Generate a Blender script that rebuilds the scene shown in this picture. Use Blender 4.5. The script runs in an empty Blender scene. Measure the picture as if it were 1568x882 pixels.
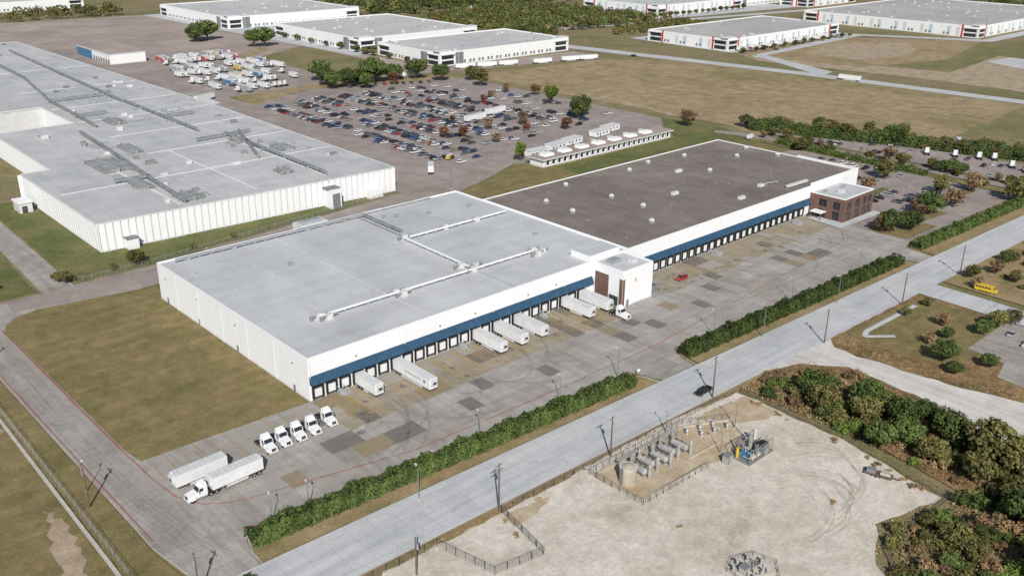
import bpy, math, random
import numpy as np
from mathutils import Matrix, Vector
R=random.Random(7); NR=np.random.default_rng(5)
sc=bpy.context.scene; COL=sc.collection
sc.view_settings.view_transform='Standard'; sc.view_settings.look='None'; sc.view_settings.exposure=0; sc.view_settings.gamma=1

# ---------------------------------------------------------------- materials
def newmat(name):
    m=bpy.data.materials.new(name); m.use_nodes=True
    return m,m.node_tree.nodes,m.node_tree.links,m.node_tree.nodes['Principled BSDF']
def N(nd,t,**k):
    n=nd.new(t)
    for a,b in k.items(): setattr(n,a,b)
    return n
def rgb(c): return (c[0],c[1],c[2],1)
def simple(name,c,rough=.6,metal=0,var=.12,vs=.6,spec=.3):
    m,nd,lk,b=newmat(name)
    g=N(nd,'ShaderNodeNewGeometry'); n=N(nd,'ShaderNodeTexNoise'); n.inputs['Scale'].default_value=vs; n.inputs['Detail'].default_value=5
    lk.new(g.outputs['Position'],n.inputs['Vector'])
    r=N(nd,'ShaderNodeMapRange'); r.inputs['From Min'].default_value=.3; r.inputs['From Max'].default_value=.7
    r.inputs['To Min'].default_value=1-var; r.inputs['To Max'].default_value=1+var
    lk.new(n.outputs['Fac'],r.inputs['Value'])
    x=N(nd,'ShaderNodeVectorMath',operation='SCALE'); x.inputs[0].default_value=c[:3]
    lk.new(r.outputs[0],x.inputs['Scale']); lk.new(x.outputs[0],b.inputs['Base Color'])
    b.inputs['Roughness'].default_value=rough; b.inputs['Metallic'].default_value=metal
    b.inputs['Specular IOR Level'].default_value=spec
    return m
def wallmat(name,c,var=.018):
    """painted wall with faint vertical rain streaks and a grubby foot"""
    m,nd,lk,b=newmat(name)
    g=N(nd,'ShaderNodeNewGeometry'); P=g.outputs['Position']
    mp=N(nd,'ShaderNodeMapping'); mp.inputs['Scale'].default_value=(.9,.9,.09); lk.new(P,mp.inputs['Vector'])
    n=N(nd,'ShaderNodeTexNoise'); n.inputs['Scale'].default_value=1; n.inputs['Detail'].default_value=6; n.inputs['Roughness'].default_value=.7; lk.new(mp.outputs[0],n.inputs['Vector'])
    r=N(nd,'ShaderNodeMapRange'); r.inputs['From Min'].default_value=.35; r.inputs['From Max'].default_value=.72; r.inputs['To Min'].default_value=1+var; r.inputs['To Max'].default_value=1-var*3
    lk.new(n.outputs['Fac'],r.inputs['Value'])
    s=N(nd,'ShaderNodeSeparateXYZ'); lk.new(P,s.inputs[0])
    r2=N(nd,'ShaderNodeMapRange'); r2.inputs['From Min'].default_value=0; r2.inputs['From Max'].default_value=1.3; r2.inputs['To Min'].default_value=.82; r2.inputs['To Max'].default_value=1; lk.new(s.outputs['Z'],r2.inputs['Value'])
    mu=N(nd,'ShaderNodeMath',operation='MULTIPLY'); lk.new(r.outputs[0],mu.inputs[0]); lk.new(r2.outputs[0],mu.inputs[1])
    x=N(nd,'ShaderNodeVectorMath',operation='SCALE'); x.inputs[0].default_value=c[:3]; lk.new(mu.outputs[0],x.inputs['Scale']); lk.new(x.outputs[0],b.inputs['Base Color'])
    b.inputs['Roughness'].default_value=.65; b.inputs['Specular IOR Level'].default_value=.25
    return m
def gm(name,stops,scale=.03,fine=1.2,fs=.22,rough=.92,brick=None,stretch=None,streak=None,bump=0,rot=0,mid=None,dist=0,cracks=None):
    m,nd,lk,b=newmat(name)
    g=N(nd,'ShaderNodeNewGeometry'); P=g.outputs['Position']
    def noise(s,d=6,r=.62,vec=None,di=0):
        n=N(nd,'ShaderNodeTexNoise'); n.inputs['Scale'].default_value=s; n.inputs['Detail'].default_value=d; n.inputs['Roughness'].default_value=r
        n.inputs['Distortion'].default_value=di
        lk.new(vec or P,n.inputs['Vector']); return n.outputs['Fac']
    vec=None
    if stretch or rot:
        mp=N(nd,'ShaderNodeMapping'); mp.inputs['Scale'].default_value=stretch or (1,1,1); mp.inputs['Rotation'].default_value=(0,0,rot)
        lk.new(P,mp.inputs['Vector']); vec=mp.outputs[0]
    cr=N(nd,'ShaderNodeValToRGB'); e=cr.color_ramp.elements
    e[0].position,e[0].color=stops[0][0],rgb(stops[0][1]); e[1].position,e[1].color=stops[-1][0],rgb(stops[-1][1])
    for p,c in stops[1:-1]:
        q=e.new(p); q.color=rgb(c)
    lk.new(noise(scale,8,.65,vec,dist),cr.inputs['Fac'])
    cur=cr.outputs['Color']
    def mul(val,lo,hi,a=.3,bb=.7):
        nonlocal cur
        r=N(nd,'ShaderNodeMapRange'); r.inputs['From Min'].default_value=a; r.inputs['From Max'].default_value=bb
        r.inputs['To Min'].default_value=lo; r.inputs['To Max'].default_value=hi
        lk.new(val,r.inputs['Value'])
        x=N(nd,'ShaderNodeVectorMath',operation='SCALE'); lk.new(cur,x.inputs[0]); lk.new(r.outputs[0],x.inputs['Scale']); cur=x.outputs[0]
    mul(noise(fine,5,.7),1-fs,1+fs)
    if mid: mul(noise(mid[0],4,.6),1-mid[1],1+mid[1])
    if brick:
        w,h,lo,hi,ms,mv=brick
        bt=N(nd,'ShaderNodeTexBrick',offset=0.0,squash=1.0)
        bt.inputs['Scale'].default_value=1; bt.inputs['Brick Width'].default_value=w; bt.inputs['Row Height'].default_value=h
        bt.inputs['Mortar Size'].default_value=ms; bt.inputs['Mortar Smooth'].default_value=0
        bt.inputs['Color1'].default_value=(lo,lo,lo,1); bt.inputs['Color2'].default_value=(hi,hi,hi,1); bt.inputs['Mortar'].default_value=(mv,mv,mv,1)
        lk.new(vec or P,bt.inputs['Vector']) if rot else lk.new(P,bt.inputs['Vector'])
        x=N(nd,'ShaderNodeVectorMath',operation='MULTIPLY'); lk.new(cur,x.inputs[0]); lk.new(bt.outputs['Color'],x.inputs[1]); cur=x.outputs[0]
    if streak:
        for (sx,sy,lo,hi,a,bb) in streak:
            mp=N(nd,'ShaderNodeMapping'); mp.inputs['Scale'].default_value=(sx,sy,1); lk.new(P,mp.inputs['Vector'])
            mul(noise(1,5,.6,mp.outputs[0]),lo,hi,a,bb)
    if cracks:
        v=N(nd,'ShaderNodeTexVoronoi',feature='DISTANCE_TO_EDGE'); v.inputs['Scale'].default_value=cracks[0]
        lk.new(P,v.inputs['Vector']); mul(v.outputs['Distance'],cracks[1],1,0,.02)
    lk.new(cur,b.inputs['Base Color']); b.inputs['Roughness'].default_value=rough; b.inputs['Specular IOR Level'].default_value=.25
    if bump:
        bp=N(nd,'ShaderNodeBump'); bp.inputs['Strength'].default_value=bump; bp.inputs['Distance'].default_value=.5
        lk.new(noise(fine*1.3,5,.7),bp.inputs['Height']); lk.new(bp.outputs[0],b.inputs['Normal'])
    return m
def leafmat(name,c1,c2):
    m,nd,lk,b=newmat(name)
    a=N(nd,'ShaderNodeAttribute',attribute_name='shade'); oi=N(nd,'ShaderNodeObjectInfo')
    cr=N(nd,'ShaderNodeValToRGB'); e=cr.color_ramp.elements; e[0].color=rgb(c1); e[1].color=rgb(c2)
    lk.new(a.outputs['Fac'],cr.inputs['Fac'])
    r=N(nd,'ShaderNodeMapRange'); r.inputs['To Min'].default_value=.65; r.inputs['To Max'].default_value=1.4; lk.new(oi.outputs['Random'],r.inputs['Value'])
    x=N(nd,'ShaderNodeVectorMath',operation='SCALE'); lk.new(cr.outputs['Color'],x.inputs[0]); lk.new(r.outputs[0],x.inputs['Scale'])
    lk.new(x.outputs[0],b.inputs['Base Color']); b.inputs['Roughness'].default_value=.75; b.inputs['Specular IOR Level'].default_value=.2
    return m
def paintworn(name,c,under,amt=.5,ns=.9):
    """worn paint: bare patches are see-through to the real surface below"""
    m,nd,lk,b=newmat(name)
    g=N(nd,'ShaderNodeNewGeometry'); n=N(nd,'ShaderNodeTexNoise'); n.inputs['Scale'].default_value=ns; n.inputs['Detail'].default_value=8; n.inputs['Roughness'].default_value=.75
    lk.new(g.outputs['Position'],n.inputs['Vector'])
    r=N(nd,'ShaderNodeMapRange'); r.inputs['From Min'].default_value=amt-.14; r.inputs['From Max'].default_value=amt+.14; r.inputs['To Min'].default_value=under; r.inputs['To Max'].default_value=0.0
    lk.new(n.outputs['Fac'],r.inputs['Value']); lk.new(r.outputs[0],b.inputs['Alpha'])
    b.inputs['Base Color'].default_value=rgb(c); b.inputs['Roughness'].default_value=.85
    return m

M={}
M['ground']=gm('dry_ground',[(.3,(.16,.145,.065)),(.45,(.23,.185,.10)),(.6,(.15,.15,.06)),(.75,(.28,.215,.135))],.012,.8,.25,bump=.4,mid=(.15,.18))
M['lawn']=gm('lawn_grass',[(.3,(.125,.122,.04)),(.43,(.18,.15,.062)),(.56,(.225,.175,.082)),(.64,(.16,.148,.052)),(.74,(.27,.205,.11))],.05,1.6,.2,bump=.4,mid=(.25,.18),streak=[(.02,.3,.88,1.1,.35,.65)])
M['field']=gm('field_grass',[(.3,(.165,.16,.062)),(.42,(.25,.198,.10)),(.54,(.32,.245,.15)),(.64,(.25,.20,.105)),(.74,(.18,.17,.07))],.014,.5,.2,stretch=(1,.55,1),mid=(.12,.24))
M['greengrass']=gm('green_grass',[(.3,(.085,.11,.033)),(.5,(.13,.138,.048)),(.72,(.20,.168,.075))],.05,1.2,.2,mid=(.3,.15))
M['verge']=gm('verge_dry_grass',[(.3,(.17,.155,.062)),(.5,(.28,.21,.11)),(.7,(.34,.26,.155))],.12,1.5,.25,bump=.4)
M['yard']=gm('yard_concrete',[(.28,(.27,.24,.21)),(.45,(.345,.317,.283)),(.58,(.37,.352,.325)),(.72,(.41,.385,.35))],.05,1.4,.08,brick=(4.6,6.2,.91,1.07,.035,.8),mid=(.3,.08),
    streak=[(.45,.05,.88,1.06,.35,.62),(.03,.35,.88,1.05,.35,.65)],cracks=(.09,.9))
M['drive']=gm('drive_concrete',[(.3,(.27,.245,.215)),(.5,(.335,.31,.278)),(.7,(.39,.365,.33))],.06,1.2,.09,brick=(4.5,5.5,.93,1.05,.05,.78),mid=(.3,.09),cracks=(.11,.85),streak=[(.5,.03,.84,1.06,.35,.65)])
M['road']=gm('road_concrete',[(.3,(.43,.445,.445)),(.5,(.49,.50,.50)),(.7,(.54,.55,.545))],.05,1.1,.07,brick=(5.2,3.7,.95,1.03,.05,.76),streak=[(.02,.5,.88,1.04,.35,.65)],rot=.033,cracks=(.12,.88))
M['asphalt']=gm('old_asphalt',[(.3,(.235,.197,.175)),(.5,(.30,.258,.23)),(.7,(.36,.32,.29))],.035,.9,.12,brick=(14,9,.93,1.06,.06,.8),mid=(.15,.1),cracks=(.06,.86))
M['lotasphalt']=gm('parking_lot_asphalt',[(.3,(.235,.20,.18)),(.5,(.29,.25,.228)),(.7,(.34,.30,.275))],.03,.9,.12,mid=(.12,.12),cracks=(.05,.85))
M['tan']=gm('tan_pavement',[(.3,(.28,.225,.195)),(.5,(.34,.28,.245)),(.7,(.40,.34,.30))],.012,.5,.1,brick=(40,30,.9,1.08,.2,.85),mid=(.06,.1))
M['pad']=gm('gravel_pad',[(.28,(.35,.30,.235)),(.42,(.51,.455,.38)),(.58,(.62,.57,.495)),(.72,(.45,.39,.315))],.035,1.4,.12,bump=.3,mid=(.35,.13),dist=.6)
M['gravel']=gm('gravel_drive',[(.3,(.46,.43,.385)),(.5,(.60,.575,.53)),(.7,(.50,.475,.43))],.08,1.5,.12,streak=[(.5,.04,.88,1.06,.35,.65)])
M['dirt']=gm('bare_dirt',[(.3,(.25,.19,.125)),(.5,(.36,.285,.20)),(.7,(.44,.36,.265))],.12,1.4,.2,bump=.3)
M['wash']=gm('tan_sand',[(.3,(.34,.26,.165)),(.5,(.44,.35,.235)),(.7,(.52,.45,.34))],.2,1.4,.15)
M['scrub']=gm('scrub_ground',[(.3,(.09,.08,.03)),(.46,(.20,.13,.06)),(.6,(.28,.185,.095)),(.75,(.15,.13,.05))],.07,1.0,.35,bump=.6,mid=(.4,.25))
M['roofA']=gm('grey_membrane_roof',[(.28,(.43,.44,.445)),(.5,(.51,.52,.525)),(.7,(.56,.57,.57))],.03,.8,.04,rough=.6,brick=(3.05,30,.98,1.02,.03,.94),mid=(.07,.07),streak=[(.02,.25,.94,1.02,.35,.65),(.12,.02,.95,1.02,.35,.65)])
M['roofL']=gm('grey_metal_roof',[(.3,(.42,.43,.43)),(.5,(.48,.485,.48)),(.7,(.53,.53,.525))],.02,.6,.05,rough=.6,brick=(30,6,.96,1.03,.06,.9),mid=(.08,.07),streak=[(.3,.015,.93,1.04,.35,.65)])
M['roofB']=gm('brown_gravel_roof',[(.28,(.165,.138,.12)),(.5,(.212,.18,.158)),(.62,(.25,.215,.188)),(.76,(.37,.33,.285))],.03,.9,.1,brick=(38,25,.95,1.05,.15,.82),mid=(.15,.1),streak=[(.25,.03,.9,1.07,.35,.65)])
M['roofFar']=gm('far_roof',[(.3,(.41,.415,.415)),(.5,(.47,.47,.465)),(.7,(.52,.52,.51))],.015,.3,.05,mid=(.05,.08))
M['roofFarD']=gm('far_roof_dark',[(.3,(.34,.33,.32)),(.5,(.40,.39,.375)),(.7,(.44,.43,.41))],.015,.3,.05,mid=(.05,.08))
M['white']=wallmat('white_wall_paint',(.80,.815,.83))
M['white2']=wallmat('white_panel',(.77,.785,.79))
M['offwhite']=simple('offwhite',(.58,.59,.59),.6,var=.08)
M['seam']=simple('panel_seam',(.70,.71,.71),.6,var=.08)
M['blue']=simple('blue_metal',(.032,.082,.145),.6,var=.15,vs=.5,spec=.2)
M['black']=simple('black_rubber',(.02,.02,.02),.8)
M['dark']=simple('dark_metal',(.06,.065,.07),.6)
M['darkglass']=simple('dark_glass',(.025,.03,.035),.12,spec=.6)
M['grey']=simple('galvanised_steel',(.36,.38,.39),.5,metal=.2)
M['dgrey']=simple('grey_paint',(.19,.20,.205),.6)
M['ductm']=simple('weathered_duct',(.24,.25,.255),.6,var=.25,vs=.3)
M['brick']=gm('brown_brick',[(.3,(.13,.075,.06)),(.7,(.185,.115,.092))],.5,3,.15)
M['kerb']=simple('kerb_concrete',(.45,.42,.38),.9,var=.15)
M['redp']=paintworn('red_fire_lane_paint',(.42,.085,.065),.8,.57)
M['yel']=paintworn('worn_yellow_paint',(.50,.34,.09),.8,.56)
M['whp']=paintworn('worn_white_paint',(.6,.6,.58),.8,.55)
M['stain']=paintworn('tyre_rubber_stain',(.12,.105,.095),.10,.60,.2)
M['oil']=paintworn('oil_stain',(.09,.08,.065),.4,.55,1.2)
M['patchd']=paintworn('dark_concrete_patch',(.24,.215,.185),.36,.8,.2)
M['patchl']=paintworn('light_concrete_patch',(.50,.475,.44),.4,.8,.2)
M['patchy']=paintworn('tan_stained_concrete',(.40,.32,.19),.36,.7,.25)
M['apron']=paintworn('tan_dock_apron',(.42,.33,.18),.38,.58,.08)
M['track']=paintworn('tyre_track',(.40,.34,.265),.24,.56,.3)
M['trackl']=paintworn('pale_tyre_track',(.68,.63,.55),.35,.56,.3)
M['bark']=simple('bark',(.10,.075,.055),.9,var=.3,vs=3)
M['wood']=simple('creosoted_wood_pole',(.13,.10,.08),.9,var=.3,vs=2)
M['tank']=simple('tan_tank_paint',(.42,.38,.31),.6)
M['vessel']=simple('weathered_grey_vessel',(.33,.33,.31),.6,var=.2)
M['red']=simple('red_paint',(.45,.04,.03),.5)
M['ltblue']=simple('pale_blue_panel',(.42,.55,.62),.6)
M['bluetank']=simple('blue_equipment_paint',(.06,.17,.30),.5)
M['logo']=simple('faded_logo_green',(.20,.30,.28),.5)
M['yellow']=simple('yellow_paint',(.60,.40,.04),.5)
M['tyre']=simple('tyre_rubber',(.025,.025,.027),.85)
M['sleaf']=leafmat('green_leaves',(.028,.048,.015),(.125,.165,.045))
M['oleaf']=leafmat('olive_leaves',(.045,.048,.015),(.19,.175,.058))
M['bleaf']=leafmat('bright_green_leaves',(.05,.085,.015),(.19,.25,.05))
M['rleaf']=leafmat('russet_leaves',(.07,.028,.018),(.23,.095,.06))
M['tleaf']=leafmat('brown_autumn_leaves',(.10,.065,.03),(.30,.20,.11))
M['hleaf']=leafmat('hedge_leaves',(.030,.052,.013),(.13,.175,.045))
M['wleaf']=leafmat('dry_weeds',(.15,.095,.04),(.36,.26,.14))
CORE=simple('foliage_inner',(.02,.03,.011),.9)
def paint(name,c,rough=.3): 
    m=simple(name,c,rough,var=.03,spec=.5); return m
CARP=[paint('car_paint_'+n,c) for n,c in dict(white=(.7,.7,.7),white_b=(.62,.63,.64),silver=(.35,.36,.38),grey=(.13,.135,.14),black=(.02,.02,.022),navy=(.03,.05,.11),blue=(.05,.12,.28),red=(.38,.03,.03),maroon=(.15,.03,.03),tan=(.3,.26,.2),graphite=(.07,.07,.075)).items()]
TRW=paint('truck_white',(.74,.75,.76),.4); TRAIL=simple('trailer_white',(.72,.73,.74),.45,var=.07,vs=.5)

# ---------------------------------------------------------------- mesh builder
class MB:
    def __init__(s,name): s.name=name; s.v=[]; s.f=[]; s.m=[]; s.mats=[]
    def mi(s,m):
        if isinstance(m,str): m=M[m]
        if m not in s.mats: s.mats.append(m)
        return s.mats.index(m)
    def add(s,vs,fs,m):
        o=len(s.v); i=s.mi(m)
        s.v+=[tuple(p) for p in vs]; s.f+=[tuple(a+o for a in f) for f in fs]; s.m+=[i]*len(fs)
    def box(s,x0,y0,z0,x1,y1,z1,m,tx=0,ty=0):
        if x0>x1:x0,x1=x1,x0
        if y0>y1:y0,y1=y1,y0
        s.add([(x0,y0,z0),(x1,y0,z0),(x1,y1,z0),(x0,y1,z0),(x0+tx,y0+ty,z1),(x1-tx,y0+ty,z1),(x1-tx,y1-ty,z1),(x0+tx,y1-ty,z1)],
              [(0,3,2,1),(4,5,6,7),(0,1,5,4),(1,2,6,5),(2,3,7,6),(3,0,4,7)],m)
    def poly(s,pts,z,m): s.add([(p[0],p[1],z) for p in pts],[tuple(range(len(pts)))],m)
    def seg(s,a,b,w,h,m,z0=None):
        a=Vector(a);b=Vector(b); d=b-a; 
        if d.length<1e-6: return
        d.normalize(); up=Vector((0,0,1)) if abs(d.z)<.95 else Vector((1,0,0))
        sd=d.cross(up).normalized()*w/2; u=sd.cross(d).normalized()*h/2
        vs=[a-sd-u,a+sd-u,a+sd+u,a-sd+u,b-sd-u,b+sd-u,b+sd+u,b-sd+u]
        s.add(vs,[(0,1,2,3),(7,6,5,4),(4,5,1,0),(5,6,2,1),(6,7,3,2),(7,4,0,3)],m)
    def cyl(s,a,b,r,m,n=10,r2=None,cap=True):
        a=Vector(a);b=Vector(b); r2=r if r2 is None else r2
        d=(b-a).normalized(); up=Vector((0,0,1)) if abs(d.z)<.95 else Vector((1,0,0))
        sd=d.cross(up).normalized(); u=sd.cross(d).normalized()
        vs=[];fs=[]
        for k,(c,rr) in enumerate(((a,r),(b,r2))):
            for i in range(n):
                t=2*math.pi*i/n; vs.append(c+(sd*math.cos(t)+u*math.sin(t))*rr)
        for i in range(n): fs.append((i,(i+1)%n,n+(i+1)%n,n+i))
        if cap: fs.append(tuple(range(n-1,-1,-1))); fs.append(tuple(range(n,2*n)))
        s.add(vs,fs,m)
    def extr(s,prof,y0,y1,m,ty=0):
        n=len(prof); vs=[(x,y0,z) for x,z in prof]+[(x,y1,z) for x,z in prof]
        fs=[(i,(i+1)%n,n+(i+1)%n,n+i) for i in range(n)]+[tuple(range(n-1,-1,-1)),tuple(range(n,2*n))]
        s.add(vs,fs,m)
    def mesh(s):
        me=bpy.data.meshes.new(s.name); me.from_pydata(s.v,[],s.f)
        for m in s.mats: me.materials.append(m)
        me.polygons.foreach_set('material_index',s.m); me.update(); return me
    def build(s,loc=(0,0,0),rz=0):
        return place(s.name,s.mesh(),loc,rz)
def place(name,me,loc=(0,0,0),rz=0,sc_=1,mats=None):
    o=bpy.data.objects.new(name,me); COL.objects.link(o); o.location=loc; o.rotation_euler=(0,0,rz)
    o.scale=(sc_,)*3 if not isinstance(sc_,(tuple,list)) else sc_
    if mats:
        for i,m in mats.items(): o.material_slots[i].link='OBJECT'; o.material_slots[i].material=m
    return o
LAY=[0.02]
def sheet(name,pts,mat,jit=0,z=None,step=3,seed=1):
    if z is None: z=LAY[0]; LAY[0]+=.006
    if jit:
        rr=random.Random(seed+int(abs(pts[0][0]*7)));q=[]
        for i in range(len(pts)):
            a,b=pts[i],pts[(i+1)%len(pts)]; L=math.hypot(b[0]-a[0],b[1]-a[1]); k=max(1,int(L/step))
            for j in range(k):
                t=j/k; q.append((a[0]+(b[0]-a[0])*t+rr.uniform(-jit,jit),a[1]+(b[1]-a[1])*t+rr.uniform(-jit,jit)))
        pts=q
    b=MB(name); b.poly(pts,z,mat); o=b.build()
    if o.data.polygons[0].normal.z<0: o.data.flip_normals()
    return o
def strip(b,path,w,z,m):
    for a,c in zip(path[:-1],path[1:]):
        dx,dy=c[0]-a[0],c[1]-a[1]; L=math.hypot(dx,dy); nx,ny=-dy/L*w/2,dx/L*w/2
        b.add([(a[0]-nx,a[1]-ny,z),(c[0]-nx,c[1]-ny,z),(c[0]+nx,c[1]+ny,z),(a[0]+nx,a[1]+ny,z)],[(0,1,2,3)],m)
def kerb(b,path,w=.25,h=.14,m='kerb'):
    for a,c in zip(path[:-1],path[1:]): b.seg((a[0],a[1],h/2+.02),(c[0],c[1],h/2+.02),w,h,m)
def inpoly(p,poly):
    x,y=p;c=False;j=len(poly)-1
    for i in range(len(poly)):
        xi,yi=poly[i];xj,yj=poly[j]
        if (yi>y)!=(yj>y) and x<(xj-xi)*(y-yi)/(yj-yi)+xi: c=not c
        j=i
    return c
def scatter(poly,n,rr=R):
    xs=[p[0] for p in poly];ys=[p[1] for p in poly];o=[]
    while len(o)<n:
        p=(rr.uniform(min(xs),max(xs)),rr.uniform(min(ys),max(ys)))
        if inpoly(p,poly): o.append(p)
    return o

# ---------------------------------------------------------------- foliage
def leafquads(P,Nrm,size,aspect=1.0):
    n=len(P); Nrm=Nrm+NR.normal(0,.55,(n,3)); Nrm/=np.linalg.norm(Nrm,axis=1)[:,None]+1e-9
    t=np.cross(Nrm,NR.normal(0,1,(n,3))); t/=np.linalg.norm(t,axis=1)[:,None]+1e-9
    u=np.cross(Nrm,t); s=(size*NR.uniform(.6,1.3,n))[:,None]/2
    return np.stack([P-t*s-u*s*aspect,P+t*s-u*s*aspect*.6,P+t*s*.8+u*s*aspect,P-t*s*.7+u*s*aspect*.8],1).reshape(-1,3)
def foliage_mesh(name,V,shade,mat,extra=None):
    nq=len(V)//4; ev=np.array(extra.v) if extra and extra.v else np.zeros((0,3)); ne=len(ev)
    allv=np.vstack([V,ev]); faces=(np.arange(nq*4)).reshape(-1,4)
    me=bpy.data.meshes.new(name)
    fl=[tuple(f) for f in faces.tolist()]
    mi=[0]*nq
    if extra:
        fl+=[tuple(a+nq*4 for a in f) for f in extra.f]; mi+=[1+i for i in extra.m]
    me.from_pydata(allv.tolist(),[],fl)
    me.materials.append(mat)
    if extra:
        for m in extra.mats: me.materials.append(m)
    me.polygons.foreach_set('material_index',mi)
    at=me.attributes.new('shade','FLOAT','POINT'); at.data.foreach_set('value',np.concatenate([np.repeat(shade,4),np.zeros(ne)]).astype(np.float32))
    me.update(); return me
def tree_mesh(name,h,rx,th,nc,per,leaf,mat,seed,sparse=False,cr=.34):
    rr=random.Random(seed); hz=(h-th)/2; cz=th+hz
    V=[];S=[];cs=[]
    for i in range(nc):
        while True:
            d=np.array([rr.uniform(-1,1) for _ in range(3)])
            L=np.linalg.norm(d)
            if L<1 and L>.25: break
        d=d*(.82/ max(L,.5))*rr.uniform(.75,1.05) if not sparse else d
        c=np.array([d[0]*rx*.85,d[1]*rx*.85,cz+d[2]*hz*.8]); cs.append(c)
        r=rx*cr*rr.uniform(.65,1.25)
        n=NR.normal(0,1,(per,3)); n/=np.linalg.norm(n,axis=1)[:,None]
        rad=r*NR.uniform(.55,1.08,per)[:,None]
        P=c+n*rad*np.array([1,1,.72]); n2=n+np.array([0,0,.35])
        V.append(leafquads(P,n2,leaf)); base=rr.uniform(.1,.8)
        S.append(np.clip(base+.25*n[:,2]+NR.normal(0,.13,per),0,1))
    w=MB('w'); w.cyl((0,0,-.1),(rr.uniform(-.2,.2),rr.uniform(-.2,.2),th+hz*.6),.035*h*.6+.05,'bark',7,.03*h*.3)
    for c in cs[:7]: w.cyl((0,0,th*rr.uniform(.7,1.1)),tuple(c),.02*h*.5+.03,'bark',5,.03)
    if sparse:
        for c in cs[7:18]: w.cyl((0,0,th+hz*.3),tuple(c),.05,'bark',4,.02)
    return foliage_mesh(name,np.vstack(V),np.concatenate(S),mat,w)
def shrub_mesh(name,h,rx,nc,per,leaf,mat,seed):
    rr=random.Random(seed); V=[];S=[]
    w=MB('w')
    for i in range(nc):
        a=rr.uniform(0,6.28); q=rr.uniform(0,1)**.6; r=rx*.34*rr.uniform(.7,1.3)
        c=np.array([math.cos(a)*rx*.75*q,math.sin(a)*rx*.75*q,rr.uniform(.2,.85)*h*(1-.35*q)])
        n=NR.normal(0,1,(per,3)); n/=np.linalg.norm(n,axis=1)[:,None]; P=c+n*r*NR.uniform(.5,1.1,per)[:,None]*np.array([1,1,.85]); P[:,2]=np.abs(P[:,2])
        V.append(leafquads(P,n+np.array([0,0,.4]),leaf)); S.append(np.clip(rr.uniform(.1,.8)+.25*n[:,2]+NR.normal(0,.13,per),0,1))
        if i<6: w.cyl((0,0,0),tuple(c),.07,'bark',5,.02)
    return foliage_mesh(name,np.vstack(V),np.concatenate(S),mat,w)
T={}
T['oak']=[tree_mesh('oak_m%d'%i,8.5,4.6,1.6,38,80,.45,M['sleaf'],i) for i in range(3)]
T['olive']=[tree_mesh('olive_m%d'%i,7.5,3.8,1.5,32,70,.42,M['oleaf'],10+i) for i in range(3)]
T['bright']=[tree_mesh('bright_m%d'%i,9.5,3.4,1.4,34,65,.45,M['bleaf'],20+i) for i in range(2)]
T['red']=[tree_mesh('red_m%d'%i,6.5,2.8,1.4,26,45,.42,M['rleaf'],30+i,True) for i in range(2)]
T['brown']=[tree_mesh('brown_m%d'%i,7,3.2,1.5,28,34,.42,M['tleaf'],40+i,True) for i in range(2)]
T['shrub']=[shrub_mesh('shrub_m%d'%i,3.6,2.6,22,75,.36,M['sleaf'],50+i) for i in range(3)]
T['oshrub']=[shrub_mesh('oshrub_m%d'%i,3.2,2.5,20,70,.36,M['oleaf'],60+i) for i in range(3)]
T['dshrub']=[shrub_mesh('dshrub_m%d'%i,1.6,1.6,12,40,.28,M['wleaf'],70+i) for i in range(2)]
T['bshrub']=[shrub_mesh('bshrub_m%d'%i,3.4,2.5,20,70,.36,M['bleaf'],80+i) for i in range(2)]
T['tshrub']=[shrub_mesh('tshrub_m%d'%i,2.8,2.2,18,55,.34,M['tleaf'],90+i) for i in range(2)]
NMS={'oak':'oak_tree','olive':'elm_tree','bright':'green_ash_tree','red':'red_leaved_tree','brown':'autumn_tree','shrub':'shrub','oshrub':'shrub','dshrub':'dry_shrub','bshrub':'shrub','tshrub':'dry_shrub'}
def tree(kind,x,y,s=1,name=None):
    s*=R.uniform(.9,1.12)
    return place(name or NMS[kind],R.choice(T[kind]),(x,y,0),R.uniform(0,6.28),(s*R.uniform(.9,1.1),s*R.uniform(.9,1.1),s*R.uniform(.9,1.1)))
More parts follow.
